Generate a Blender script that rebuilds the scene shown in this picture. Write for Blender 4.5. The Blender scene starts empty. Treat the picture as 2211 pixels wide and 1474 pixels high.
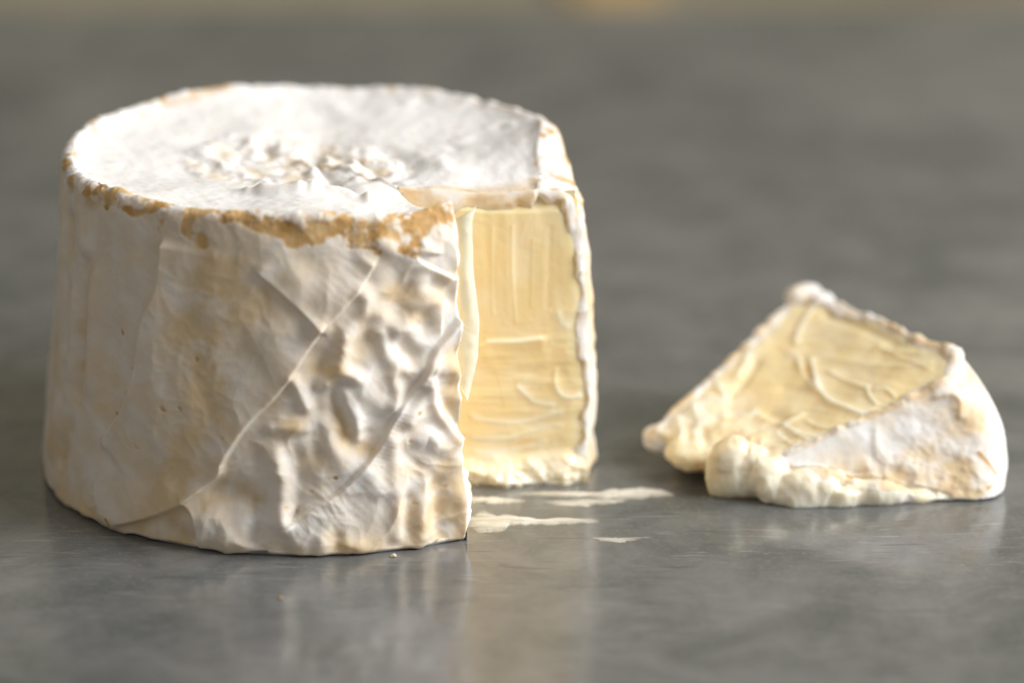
import bpy, math
import numpy as np
from mathutils import Vector

# ------------------------------------------------------------------ camera, light, exposure
CM = 0.01
scene = bpy.context.scene
scene.render.engine = 'CYCLES'
scene.cycles.use_denoising = True
scene.cycles.max_bounces = 8
scene.cycles.diffuse_bounces = 4
scene.cycles.sample_clamp_indirect = 6.0
scene.view_settings.view_transform = 'Standard'
scene.view_settings.look = 'None'
scene.view_settings.gamma = 1.0
scene.view_settings.use_curve_mapping = False
scene.view_settings.exposure = 0.15

cam_data = bpy.data.cameras.new('camera')
cam_data.sensor_width = 36.0
cam_data.lens = 36.0 * 9700 / 2211
cam_data.clip_start = 0.01
cam_data.clip_end = 50.0
cam_data.dof.use_dof = True
cam_data.dof.focus_distance = 0.908
cam_data.dof.aperture_fstop = 5.2
cam = bpy.data.objects.new('camera', cam_data)
scene.collection.objects.link(cam)
cam.location = (4.1 * CM, -90 * CM, 32.0 * CM)
cam.rotation_euler = (math.radians(90 - 18.05), 0, 0)
scene.camera = cam

world = bpy.data.worlds.new('World')
scene.world = world
world.use_nodes = True
bg = world.node_tree.nodes['Background']
bg.inputs[0].default_value = (1.0, 0.95, 0.885, 1)
bg.inputs[1].default_value = 0.28

def area_light(name, loc, target, size, power, color, size_y=None):
    d = bpy.data.lights.new(name, 'AREA')
    d.shape = 'RECTANGLE'
    d.size = size
    d.size_y = size_y or size
    d.energy = power
    d.color = color
    o = bpy.data.objects.new(name, d)
    scene.collection.objects.link(o)
    o.location = loc
    o.rotation_euler = (Vector(target) - Vector(loc)).to_track_quat('-Z', 'Y').to_euler()
    return o

# one big window to the right of the table
area_light('window_light', (1.10, -0.22, 0.74), (0.04, 0, 0.03), 0.85, 25.5, (0.985, 0.985, 1.0), 0.75)

# ------------------------------------------------------------------ helpers
rng = np.random.RandomState(7)
_perm = rng.permutation(256)
_perm = np.concatenate([_perm, _perm, _perm])
_g = rng.normal(size=(256, 3))
_g /= np.linalg.norm(_g, axis=1)[:, None]

def perlin(P):
    P = np.asarray(P, float)
    I = np.floor(P).astype(int)
    F = P - I
    I &= 255
    U = F * F * F * (F * (F * 6 - 15) + 10)
    out = 0
    for dx in (0, 1):
        for dy in (0, 1):
            for dz in (0, 1):
                h = _perm[_perm[_perm[(I[..., 0] + dx) & 255] + ((I[..., 1] + dy) & 255)] + ((I[..., 2] + dz) & 255)]
                g = _g[h]
                d = (g[..., 0] * (F[..., 0] - dx) + g[..., 1] * (F[..., 1] - dy) + g[..., 2] * (F[..., 2] - dz))
                wx = U[..., 0] if dx else 1 - U[..., 0]
                wy = U[..., 1] if dy else 1 - U[..., 1]
                wz = U[..., 2] if dz else 1 - U[..., 2]
                out = out + d * wx * wy * wz
    return out * 1.6

def fbm(P, freq, octaves=3, seed=0.0, gain=0.5):
    P = np.asarray(P, float) * freq + seed * 17.31
    a, out = 1.0, 0
    for _ in range(octaves):
        out = out + a * perlin(P)
        P = P * 2.03 + 5.7
        a *= gain
    return out

def ridged(P, freq, octaves=2, seed=0.0):
    P = np.asarray(P, float) * freq + seed * 11.7
    a, out = 1.0, 0
    for _ in range(octaves):
        out = out + a * (1 - 2.2 * np.abs(perlin(P)))
        P = P * 2.1 + 3.3
        a *= 0.45
    return out

def sstep(a, b, x):
    t = np.clip((x - a) / (b - a), 0, 1)
    return t * t * (3 - 2 * t)

def grid_normals(V):
    du = np.gradient(V, axis=0)
    dv = np.gradient(V, axis=1)
    n = np.cross(du, dv)
    l = np.linalg.norm(n, axis=-1, keepdims=True)
    return n / np.maximum(l, 1e-9)

def strokes(P, N, L):
    """sum of traced ridges, hollows, bands ('g', 'b') and sheet edges ('s', raised to the left)"""
    shp = P.shape[:-1]
    P = P.reshape(-1, 3)
    N = N.reshape(-1, 3)
    out = np.zeros(len(P))
    for kind, amp, w, pts in L:
        Q = np.array(pts, float)
        if len(Q) > 2:
            for _ in range(2):
                q1 = 0.75 * Q[:-1] + 0.25 * Q[1:]
                q2 = 0.25 * Q[:-1] + 0.75 * Q[1:]
                Q = np.concatenate([Q[:1], np.stack([q1, q2], 1).reshape(-1, 3)[1:-1], Q[-1:]])
        m = 0.45 + (3.2 * w if kind in 'gb' else 3.5 * w if kind == 's' else 10 * w)
        idx = np.nonzero(((P > Q.min(0) - m) & (P < Q.max(0) + m)).all(1))[0]
        if not len(idx):
            continue
        p, n = P[idx], N[idx]
        best = np.full(len(idx), 1e9)
        sgn = np.zeros(len(idx))
        over = np.zeros(len(idx))
        for k in range(len(Q) - 1):
            a, b = Q[k], Q[k + 1]
            t = b - a
            tl = np.linalg.norm(t) + 1e-9
            u = (p - a) @ t / tl ** 2
            uc = np.clip(u, 0, 1)
            v = p - (a + uc[:, None] * t)
            h = np.einsum('ij,ij->i', v, n)
            v = v - (np.sign(h) * np.minimum(np.abs(h), 0.45))[:, None] * n      # the line lies on the surface
            d = np.linalg.norm(v, axis=1)
            better = d < best
            best = np.where(better, d, best)
            left = np.einsum('ij,ij->i', np.cross(n, t / tl), v)
            sgn = np.where(better, left, sgn)
            ov = np.zeros(len(idx))
            if k == 0:
                ov = np.maximum(ov, -u * tl)
            if k == len(Q) - 2:
                ov = np.maximum(ov, (u - 1) * tl)
            over = np.where(better, ov, over)
        if kind == 'g':
            f = amp * np.exp(-best ** 2 / (2 * w * w))
        elif kind == 'k':       # drag mark of a knife: crest with one long, soft flank
            f = amp * (0.45 * np.exp(-best ** 2 / (2 * w * w)) + 0.55 * np.exp(-best / (3.5 * w)) * sstep(-0.7 * w, 0.7 * w, sgn)) * np.exp(-(over / (2 * w)) ** 2)
        elif kind == 'b':
            f = amp / (1 + np.exp((best - w) / (0.3 * w)))
        else:
            f = amp * np.exp(-best / w) * sstep(-0.035, 0.05, sgn) * np.exp(-(over / 0.15) ** 2)
        out[idx] += f
    return out.reshape(shp)

def set_attr(me, name, vals):
    a = me.attributes.new(name, 'FLOAT', 'POINT')
    a.data.foreach_set('value', np.ascontiguousarray(vals, dtype=np.float32).ravel())

def raw_mesh(name, verts, faces, mat, parent=None, attrs=None, smooth=True):
    me = bpy.data.meshes.new(name)
    verts = np.asarray(verts, float) * CM
    faces = np.asarray(faces, int)
    me.vertices.add(len(verts))
    me.vertices.foreach_set('co', verts.ravel())
    k = faces.shape[1]
    me.loops.add(faces.size)
    me.loops.foreach_set('vertex_index', faces.ravel())
    me.polygons.add(len(faces))
    me.polygons.foreach_set('loop_start', np.arange(0, faces.size, k))
    me.polygons.foreach_set('loop_total', np.full(len(faces), k))
    me.update(calc_edges=True)
    me.polygons.foreach_set('use_smooth', np.full(len(faces), smooth))
    for a, v in (attrs or {}).items():
        set_attr(me, a, v)
    me.materials.append(mat)
    o = bpy.data.objects.new(name, me)
    scene.collection.objects.link(o)
    o.parent = parent
    return o

def grid_faces(nu, nv, off=0, flip=False):
    i, j = np.meshgrid(np.arange(nu - 1), np.arange(nv - 1), indexing='ij')
    a = (i * nv + j).ravel() + off
    f = np.stack([a, a + nv, a + nv + 1, a + 1], -1)
    return f[:, ::-1] if flip else f

def grid_mesh(name, V, mat, parent=None, attrs=None, flip=False):
    nu, nv = V.shape[:2]
    return raw_mesh(name, V.reshape(-1, 3), grid_faces(nu, nv, 0, flip), mat, parent, attrs)

def empty(name, label, category, group=None):
    o = bpy.data.objects.new(name, None)
    o.empty_display_size = 0.01
    scene.collection.objects.link(o)
    tag(o, label, category, group)
    return o

def tag(o, label, category, group=None):
    o['label'] = label
    o['category'] = category
    if group:
        o['group'] = group

# ------------------------------------------------------------------ materials
def new_mat(name):
    m = bpy.data.materials.new(name)
    m.use_nodes = True
    nt = m.node_tree
    return m, nt, nt.nodes['Principled BSDF']

def node(nt, kind, **kw):
    n = nt.nodes.new(kind)
    for k, v in kw.items():
        if k.startswith('i_'):
            n.inputs[k[2:].replace('_', ' ')].default_value = v
        else:
            setattr(n, k, v)
    return n

def noise(nt, scale, detail=3, rough=0.5, dist=0.0, vec=None):
    n = node(nt, 'ShaderNodeTexNoise')
    n.inputs['Scale'].default_value = scale
    n.inputs['Detail'].default_value = detail
    n.inputs['Roughness'].default_value = rough
    n.inputs['Distortion'].default_value = dist
    if vec is not None:
        nt.links.new(vec, n.inputs['Vector'])
    return n

def ramp(nt, src, p0, p1, c0=(0, 0, 0, 1), c1=(1, 1, 1, 1)):
    r = node(nt, 'ShaderNodeValToRGB')
    r.color_ramp.elements[0].position = p0
    r.color_ramp.elements[1].position = p1
    r.color_ramp.elements[0].color = c0
    r.color_ramp.elements[1].color = c1
    nt.links.new(src, r.inputs[0])
    return r

def mix(nt, fac, a, b, blend='MIX'):
    m = node(nt, 'ShaderNodeMix', data_type='RGBA', blend_type=blend)
    if isinstance(fac, (int, float)):
        m.inputs[0].default_value = fac
    else:
        nt.links.new(fac, m.inputs[0])
    for s, v in ((6, a), (7, b)):
        if isinstance(v, tuple):
            m.inputs[s].default_value = v
        else:
            nt.links.new(v, m.inputs[s])
    return m.outputs[2]

def math_n(nt, op, a, b=0.0):
    m = node(nt, 'ShaderNodeMath', operation=op)
    for k, v in ((0, a), (1, b)):
        if isinstance(v, (int, float)):
            m.inputs[k].default_value = v
        else:
            nt.links.new(v, m.inputs[k])
    return m.outputs[0]

def rind_material():
    m, nt, p = new_mat('bloomy_rind')
    tc = node(nt, 'ShaderNodeTexCoord').outputs['Object']
    cream = node(nt, 'ShaderNodeAttribute', attribute_name='cream').outputs['Fac']
    tan = node(nt, 'ShaderNodeAttribute', attribute_name='tan').outputs['Fac']
    n1 = noise(nt, 160, 5, 0.6, 0.4, tc)
    n2 = noise(nt, 900, 3, 0.6, 0.0, tc)
    white = mix(nt, n1.outputs[0], (0.82, 0.79, 0.745, 1), (0.88, 0.86, 0.825, 1))
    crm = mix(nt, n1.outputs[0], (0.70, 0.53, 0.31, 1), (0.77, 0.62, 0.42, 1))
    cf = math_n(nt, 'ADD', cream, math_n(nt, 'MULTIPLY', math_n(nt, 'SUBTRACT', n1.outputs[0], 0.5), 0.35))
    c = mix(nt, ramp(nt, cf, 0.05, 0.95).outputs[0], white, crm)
    och = mix(nt, ramp(nt, n1.outputs[0], 0.35, 0.65).outputs[0], (0.54, 0.30, 0.09, 1), (0.72, 0.50, 0.25, 1))
    tf = math_n(nt, 'ADD', tan, math_n(nt, 'MULTIPLY', math_n(nt, 'SUBTRACT', n2.outputs[0], 0.5), 0.25))
    c = mix(nt, ramp(nt, tf, 0.18, 0.92).outputs[0], c, och)
    nt.links.new(c, p.inputs['Base Color'])
    p.inputs['Roughness'].default_value = 0.75
    p.inputs['Specular IOR Level'].default_value = 0.15
    p.inputs['Subsurface Weight'].default_value = 0.35
    p.inputs['Subsurface Radius'].default_value = (1.0, 0.62, 0.30)
    p.inputs['Subsurface Scale'].default_value = 0.0022
    w = node(nt, 'ShaderNodeTexWave', wave_type='BANDS', bands_direction='DIAGONAL')
    w.inputs['Scale'].default_value = 260
    w.inputs['Distortion'].default_value = 9
    w.inputs['Detail'].default_value = 2
    w.inputs['Detail Scale'].default_value = 0.35
    nt.links.new(tc, w.inputs['Vector'])
    wm = ramp(nt, noise(nt, 55, 2, 0.5, 0, tc).outputs[0], 0.52, 0.68)
    h = math_n(nt, 'ADD', math_n(nt, 'MULTIPLY', n2.outputs[0], 0.5), math_n(nt, 'MULTIPLY', n1.outputs[0], 0.35))
    h = math_n(nt, 'ADD', h, math_n(nt, 'MULTIPLY', math_n(nt, 'MULTIPLY', w.outputs['Fac'], wm.outputs[0]), 0.30))
    b = node(nt, 'ShaderNodeBump')
    b.inputs['Strength'].default_value = 0.20
    b.inputs['Distance'].default_value = 0.0006
    nt.links.new(h, b.inputs['Height'])
    nt.links.new(b.outputs[0], p.inputs['Normal'])
    return m

def paste_material():
    m, nt, p = new_mat('soft_cheese_paste')
    tc = node(nt, 'ShaderNodeTexCoord').outputs['Object']
    pale = node(nt, 'ShaderNodeAttribute', attribute_name='pale').outputs['Fac']
    n1 = noise(nt, 60, 4, 0.55, 0.6, tc)
    n2 = noise(nt, 700, 3, 0.6, 0.0, tc)
    base = mix(nt, ramp(nt, n1.outputs[0], 0.25, 0.75).outputs[0], (0.925, 0.725, 0.385, 1), (0.935, 0.755, 0.44, 1))
    c = mix(nt, pale, base, (0.93, 0.85, 0.68, 1))
    nt.links.new(c, p.inputs['Base Color'])
    p.inputs['Roughness'].default_value = 0.33
    p.inputs['Specular IOR Level'].default_value = 0.5
    p.inputs['Subsurface Weight'].default_value = 0.55
    p.inputs['Subsurface Radius'].default_value = (1.0, 0.62, 0.30)
    p.inputs['Subsurface Scale'].default_value = 0.003
    mp = node(nt, 'ShaderNodeMapping')
    mp.inputs['Scale'].default_value = (1, 1, 1)
    h = math_n(nt, 'ADD', math_n(nt, 'MULTIPLY', n2.outputs[0], 0.4), math_n(nt, 'MULTIPLY', noise(nt, 220, 3, 0.5, 0.8, tc).outputs[0], 1.0))
    b = node(nt, 'ShaderNodeBump')
    b.inputs['Strength'].default_value = 0.30
    b.inputs['Distance'].default_value = 0.0006
    nt.links.new(h, b.inputs['Height'])
    nt.links.new(b.outputs[0], p.inputs['Normal'])
    return m

def table_material():
    m, nt, p = new_mat('worn_zinc')
    tc = node(nt, 'ShaderNodeTexCoord').outputs['Object']
    big = noise(nt, 7, 4, 0.55, 0.6, tc)
    mid = noise(nt, 45, 7, 0.68, 0.5, tc)
    fine = noise(nt, 700, 4, 0.65, 0, tc)
    f = math_n(nt, 'ADD', math_n(nt, 'MULTIPLY', big.outputs[0], 0.45), math_n(nt, 'MULTIPLY', mid.outputs[0], 0.55))
    c = ramp(nt, f, 0.40, 0.62, (0.100, 0.111, 0.110, 1), (0.235, 0.234, 0.228, 1)).outputs[0]
    # fine speckle of the patina
    c = mix(nt, ramp(nt, fine.outputs[0], 0.55, 0.75).outputs[0], c, (0.24, 0.235, 0.22, 1))
    # scratches: long thin threads of noise at several angles
    scr_h = None
    for k, (ang, sx, sy, lo) in enumerate(((0.5, 60, 900, 0.665), (-0.9, 50, 800, 0.67), (1.9, 70, 1000, 0.665), (1.2, 45, 620, 0.67))):
        mp = node(nt, 'ShaderNodeMapping')
        mp.inputs['Scale'].default_value = (sx, sy, 1)
        mp.inputs['Rotation'].default_value = (0, 0, ang)
        mp.inputs['Location'].default_value = (k * 3.1, k * 7.7, 0)
        wob = noise(nt, 30, 2, 0.5, 0, tc)
        add = node(nt, 'ShaderNodeVectorMath', operation='MULTIPLY_ADD')
        nt.links.new(wob.outputs['Color'], add.inputs[0])
        add.inputs[1].default_value = (0.006, 0.006, 0)
        nt.links.new(tc, add.inputs[2])
        nt.links.new(add.outputs[0], mp.inputs['Vector'])
        n = noise(nt, 1.0, 2, 0.5, 0.2, mp.outputs[0])
        t = ramp(nt, n.outputs[0], lo, lo + 0.035).outputs[0]
        tone = (0.36, 0.35, 0.33, 1) if k % 2 == 0 else (0.07, 0.07, 0.068, 1)
        c = mix(nt, math_n(nt, 'MULTIPLY', t, 0.5), c, tone)
    nt.links.new(c, p.inputs['Base Color'])
    p.inputs['Metallic'].default_value = 0.20
    # greasy, wiped areas change the gloss
    smudge = noise(nt, 34, 6, 0.65, 1.2, tc)
    r = ramp(nt, smudge.outputs[0], 0.38, 0.62, (0.085, 0.085, 0.085, 1), (0.25, 0.25, 0.25, 1))
    nt.links.new(r.outputs[0], p.inputs['Roughness'])
    p.inputs['Specular IOR Level'].default_value = 0.5
    h = math_n(nt, 'ADD', math_n(nt, 'MULTIPLY', fine.outputs[0], 0.20), math_n(nt, 'MULTIPLY', mid.outputs[0], 0.8))
    b = node(nt, 'ShaderNodeBump')
    b.inputs['Strength'].default_value = 0.06
    b.inputs['Distance'].default_value = 0.0006
    nt.links.new(h, b.inputs['Height'])
    nt.links.new(b.outputs[0], p.inputs['Normal'])
    return m

def simple_noise_mat(name, c0, c1, scale, rough=0.7):
    m, nt, p = new_mat(name)
    tc = node(nt, 'ShaderNodeTexCoord').outputs['Object']
    n = noise(nt, scale, 4, 0.55, 0.5, tc)
    nt.links.new(ramp(nt, n.outputs[0], 0.35, 0.65, c0, c1).outputs[0], p.inputs['Base Color'])
    p.inputs['Roughness'].default_value = rough
    return m

MAT_RIND = rind_material()
MAT_PASTE = paste_material()
MAT_TABLE = table_material()

def smear_material():
    m, nt, p = new_mat('smeared_cheese')
    tc = node(nt, 'ShaderNodeTexCoord').outputs['Object']
    mp = node(nt, 'ShaderNodeMapping')
    mp.inputs['Scale'].default_value = (60, 420, 1)
    nt.links.new(tc, mp.inputs['Vector'])
    n = noise(nt, 1.6, 4, 0.65, 0.6, mp.outputs[0])
    cover = node(nt, 'ShaderNodeAttribute', attribute_name='cover').outputs['Fac']
    a = math_n(nt, 'ADD', cover, math_n(nt, 'MULTIPLY', math_n(nt, 'SUBTRACT', n.outputs[0], 0.5), 1.3))
    nt.links.new(ramp(nt, a, 0.10, 0.95).outputs[0], p.inputs['Alpha'])
    nt.links.new(mix(nt, n.outputs[0], (0.80, 0.75, 0.62, 1), (0.88, 0.85, 0.76, 1)), p.inputs['Base Color'])
    p.inputs['Roughness'].default_value = 0.42
    return m
MAT_SMEAR = smear_material()
MAT_WALL = simple_noise_mat('beige_plaster', (0.24, 0.205, 0.135, 1), (0.39, 0.35, 0.23, 1), 3.0)
MAT_WOOD = simple_noise_mat('golden_wood', (0.48, 0.33, 0.13, 1), (0.56, 0.40, 0.18, 1), 12.0)

# ------------------------------------------------------------------ traced relief (cm): kind, height, width, line
SIDE = [
    ('s', 0.098, 0.45, [(0.32, -5.3, 4.61), (0.66, -5.24, 4.95), (1.06, -5.14, 5.41), (1.22, -5.09, 5.65), (1.34, -5.04, 5.88)]),
    ('s', 0.077, 0.5, [(-0.89, -5.14, 5.74), (-0.17, -5.27, 5.13), (0.31, -5.3, 4.63)]),
    ('s', 0.133, 0.4, [(-4.05, -3.98, -0.05), (-3.74, -4.26, 0.15), (-3.08, -4.72, 0.49), (-2.44, -5.05, 0.89), (-2.06, -5.18, 1.24), (-1.66, -5.3, 1.62), (-1.64, -5.29, 1.79), (-1.47, -5.31, 2.14), (-1.09, -5.35, 2.75), (-0.56, -5.39, 3.27), (-0.19, -5.37, 3.81), (0.33, -5.3, 4.63)]),
    ('s', 0.133, 0.32, [(3.04, -4.34, 4.83), (2.72, -4.58, 4.4), (2.4, -4.79, 4.04), (2.2, -4.93, 3.58), (2.04, -5.02, 3.27), (1.79, -5.14, 2.97), (1.59, -5.23, 2.58), (1.27, -5.37, 2.03), (1.03, -5.44, 1.8), (0.63, -5.54, 1.33), (0.1, -5.59, 1.05), (-0.43, -5.61, 0.63)]),
    ('s', 0.14, 0.5, [(-2.81, -4.37, 6.1), (-2.88, -4.38, 5.43), (-2.95, -4.37, 5.05), (-3.2, -4.25, 4.54), (-3.29, -4.23, 3.99), (-3.39, -4.22, 3.39), (-3.55, -4.14, 2.81), (-3.92, -3.87, 2.2), (-4.11, -3.72, 1.8)]),
    ('s', 0.063, 0.18, [(2.64, -4.62, 4.5), (2.64, -4.6, 4.74), (2.66, -4.57, 4.98)]),
    ('s', 0.126, 0.3, [(-2.38, -5.08, 0.9), (-2.19, -5.18, 0.64), (-2.18, -5.24, 0.06)]),
    ('s', 0.098, 0.35, [(2.76, -4.46, 5.55), (2.21, -4.72, 5.92), (2.12, -4.74, 6.12), (2.48, -4.57, 6.02)]),
    ('g', 0.09, 0.123, [(1.14, -5.13, 5.37), (1.23, -5.12, 5.16), (1.05, -5.19, 4.85), (0.83, -5.24, 4.69), (0.75, -5.28, 4.33), (0.67, -5.32, 3.97)]),
    ('g', -0.13, 0.228, [(1.89, -4.91, 5.34), (1.77, -4.96, 5.15)]),
    ('g', -0.1, 0.162, [(2.24, -4.8, 4.78), (2.32, -4.79, 4.55)]),
    ('g', -0.1, 0.19, [(1.21, -5.17, 4.67), (1.33, -5.16, 4.46)]),
    ('g', 0.1, 0.123, [(1.8, -5, 4.58), (2.04, -4.89, 4.75), (2.2, -4.8, 4.97), (2.48, -4.65, 5.14)]),
    ('g', 0.09, 0.114, [(1.41, -5.13, 4.53), (1.56, -5.12, 4.15), (1.68, -5.1, 3.89), (2, -5, 3.69), (2.2, -4.91, 3.79)]),
    ('g', -0.09, 0.133, [(1.92, -4.99, 4.23), (2.08, -4.94, 3.97)]),
    ('g', -0.12, 0.171, [(0.31, -5.35, 4.02), (0.29, -5.36, 3.85)]),
    ('g', 0.13, 0.104, [(0.39, -5.38, 3.61), (0.53, -5.35, 3.77), (0.77, -5.32, 3.79), (0.97, -5.3, 3.68)]),
    ('g', 0.06, 0.209, [(1.12, -5.29, 3.45), (1.36, -5.26, 3.14)]),
    ('g', 0.11, 0.104, [(0.72, -5.36, 3.39), (0.82, -5.37, 3.06), (0.98, -5.37, 2.76), (1.03, -5.39, 2.42)]),
    ('g', -0.1, 0.152, [(0.6, -5.38, 3.39), (0.68, -5.41, 2.9), (0.8, -5.42, 2.48)]),
    ('g', -0.09, 0.152, [(1.36, -5.29, 2.77), (1.15, -5.37, 2.29)]),
    ('g', 0.09, 0.104, [(1.68, -5.12, 3.65), (1.8, -5.11, 3.3), (1.72, -5.15, 3.07)]),
    ('g', 0.11, 0.114, [(2.44, -4.8, 3.75), (2.36, -4.86, 3.48), (2.19, -4.97, 3.09), (1.99, -5.09, 2.7)]),
    ('g', 0.1, 0.142, [(3.02, -4.4, 4.38), (3.08, -4.37, 4.2)]),
    ('g', -0.12, 0.133, [(2.95, -4.49, 3.86), (3.06, -4.41, 3.92)]),
    ('g', 0.09, 0.133, [(2.83, -4.58, 3.68), (2.67, -4.68, 3.67)]),
    ('g', -0.08, 0.123, [(2.55, -4.77, 3.44), (2.87, -4.6, 3.22)]),
    ('g', 0.11, 0.104, [(2.39, -4.85, 3.39), (2.47, -4.84, 3.09), (2.59, -4.81, 2.69), (2.83, -4.7, 2.4), (2.95, -4.65, 2.17)]),
    ('g', -0.11, 0.123, [(2.63, -4.76, 3.06), (2.83, -4.68, 2.65), (2.99, -4.6, 2.36)]),
    ('g', 0.07, 0.123, [(3.03, -4.52, 2.94), (3.11, -4.5, 2.59)]),
    ('g', 0.09, 0.114, [(2.19, -5.04, 2.26), (2.35, -4.96, 2.4), (2.47, -4.92, 2.22)]),
    ('g', -0.07, 0.142, [(1.99, -5.14, 2.04), (2.15, -5.1, 1.77)]),
    ('g', 0.07, 0.152, [(2.71, -4.81, 1.97), (2.91, -4.72, 1.76)]),
    ('g', 0.09, 0.123, [(1.67, -5.23, 2.33), (1.71, -5.27, 1.7), (1.78, -5.3, 1.07), (1.8, -5.36, 0.32)]),
    ('g', -0.09, 0.133, [(1.98, -5.23, 1.04), (1.96, -5.28, 0.63), (1.98, -5.29, 0.29)]),
    ('g', 0.07, 0.142, [(2.22, -5.15, 0.93), (2.22, -5.21, 0.22)]),
    ('g', -0.09, 0.133, [(2.59, -4.94, 1.24), (2.58, -4.99, 0.74), (2.62, -5.02, 0.15)]),
    ('g', 0.1, 0.152, [(2.99, -4.74, 0.95), (3.11, -4.7, 0.51), (3.15, -4.71, 0.16)]),
    ('g', 0.06, 0.142, [(1.19, -5.41, 1.71), (1.43, -5.39, 1.27)]),
    ('g', -0.05, 0.171, [(0.82, -5.53, 1.15), (1.02, -5.55, 0.52)]),
    ('g', 0.07, 0.133, [(0.28, -5.64, 0.34), (0.31, -5.66, 0.09)]),
    ('g', -0.07, 0.114, [(0.58, -5.62, 0.37), (0.57, -5.64, 0.08)]),
    ('g', 0.06, 0.133, [(0.86, -5.6, 0.19), (1.1, -5.57, 0.01)]),
    ('g', 0.09, 0.133, [(-0.57, -5.48, 2.16), (-0.5, -5.53, 1.58), (-0.49, -5.6, 0.75)]),
    ('g', -0.1, 0.19, [(-0.21, -5.52, 2), (-0.17, -5.55, 1.59), (-0.3, -5.58, 1.17)]),
    ('g', -0.12, 0.067, [(-0.26, -5.61, 0.84), (-0.18, -5.6, 0.92)]),
    ('g', 0.1, 0.095, [(-0.23, -5.38, 3.65), (-0.09, -5.41, 3.4), (0.02, -5.43, 3.12)]),
    ('g', -0.07, 0.133, [(0.17, -5.4, 3.4), (0.24, -5.43, 3.07)]),
    ('g', 0.08, 0.114, [(-0.64, -5.43, 2.65), (-0.32, -5.45, 2.68), (-0, -5.46, 2.66)]),
    ('g', 0.07, 0.152, [(0.44, -5.47, 2.41), (0.57, -5.48, 2.12), (0.71, -5.49, 1.86)]),
    ('g', -0.07, 0.142, [(0.16, -5.47, 2.58), (0.19, -5.5, 2.17)]),
    ('g', -0.1, 0.209, [(-1.73, -5.3, 1.28), (-1.28, -5.43, 1.29)]),
    ('g', 0.08, 0.209, [(-1.9, -5.29, 0.64), (-1.38, -5.5, 0.11)]),
    ('g', -0.08, 0.133, [(-0.99, -5.51, 1.06), (-1, -5.56, 0.31)]),
    ('g', 0.07, 0.133, [(-0.58, -5.48, 2.08), (-0.38, -5.54, 1.58), (-0.45, -5.61, 0.65)]),
    ('g', -0.05, 0.19, [(-2.7, -4.96, 0.38), (-2.33, -5.17, 0.16)]),
    ('g', 0.04, 0.237, [(-3.38, -4.49, 0.69), (-2.77, -4.86, 1.08)]),
    ('g', -0.1, 0.199, [(-4.43, -2.84, 5.21), (-4.54, -2.78, 4.5), (-4.58, -2.87, 3.46), (-4.75, -2.74, 2.5)]),
    ('g', 0.07, 0.185, [(-4.18, -3.22, 5.07), (-4.24, -3.27, 4.02), (-4.31, -3.33, 2.88)]),
    ('g', -0.05, 0.171, [(-5.02, -1.7, 4.77), (-4.92, -2.11, 4.08), (-5.04, -1.98, 3.38)]),
    ('g', 0.06, 0.157, [(-4.79, -2.35, 4.37), (-4.83, -2.45, 3.32), (-5, -2.27, 2.35)]),
    ('g', -0.06, 0.171, [(-4.86, -2.67, 1.69), (-5.08, -2.39, 0.89)]),
    ('g', 0.06, 0.199, [(-5.17, -1.97, 1.89), (-5.35, -1.63, 1.07)]),
    ('g', -0.06, 0.285, [(-3.97, -3.59, 4.08), (-3.98, -3.66, 3.41), (-4, -3.71, 2.83)]),
    ('g', -0.05, 0.257, [(-3.69, -4.06, 2.35), (-4.16, -3.71, 1.36), (-4.54, -3.33, 0.57)]),
    ('g', 0.05, 0.427, [(-2.64, -4.69, 3.76), (-3, -4.58, 2.53)]),
    ('g', -0.04, 0.285, [(-2.06, -4.99, 3.52), (-1.87, -5.11, 2.97), (-1.16, -5.24, 3.94)]),
    ('g', 0.05, 0.285, [(-0.55, -5.3, 4.46), (-0.43, -5.33, 4.14)]),
    ('g', -0.1, 0.185, [(-4.88, -1.83, 5.87), (-4.86, -1.94, 5.6), (-4.93, -1.83, 5.3)]),
    ('g', 0.05, 0.185, [(-4.62, -2.24, 6.86), (-4.56, -2.47, 6.26), (-4.46, -2.76, 5.52)]),
    ('g', -0.05, 0.142, [(-4.25, -2.89, 6.85), (-4.29, -2.89, 6.38)]),
    ('g', -0.05, 0.214, [(-3.06, -4.22, 5.86), (-3, -4.31, 5.36)]),
    ('g', 0.05, 0.285, [(-3.45, -3.86, 6.34), (-3.33, -4.04, 5.57)]),
    ('g', 0.05, 0.237, [(-0.16, -5.23, 5.69), (0.57, -5.23, 5.31)]),
    ('g', -0.05, 0.142, [(0.94, -5.11, 6.04), (1.21, -5.09, 5.65)]),
    ('g', 0.06, 0.123, [(1.49, -4.96, 6.37), (1.76, -4.89, 6.11), (2.21, -4.69, 6.2)]),
    ('g', -0.1, 0.152, [(2.48, -4.62, 5.41), (2.76, -4.5, 5.08)]),
    ('g', 0.07, 0.123, [(2.99, -4.28, 5.79), (3.12, -4.24, 5.19)]),
    ('g', 0.05, 0.038, [(-1.64, -5.29, 1.79), (-1.66, -5.3, 1.62), (-2.06, -5.18, 1.24), (-2.44, -5.05, 0.89)]),
    ('g', 0.0045, 0.021, [(0.66, -5.54, 1.27), (0.74, -5.54, 1.11)]),
    ('g', 0.0045, 0.021, [(0.59, -5.55, 1.23), (0.7, -5.55, 1.03)]),
    ('g', 0.0045, 0.021, [(0.53, -5.56, 1.19), (0.66, -5.56, 0.95)]),
    ('g', 0.0045, 0.021, [(0.46, -5.57, 1.15), (0.55, -5.58, 0.87)]),
    ('g', 0.0045, 0.021, [(0.4, -5.58, 1.1), (0.51, -5.58, 0.94)]),
    ('g', 0.0045, 0.021, [(0.33, -5.58, 1.06), (0.47, -5.59, 0.86)]),
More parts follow.
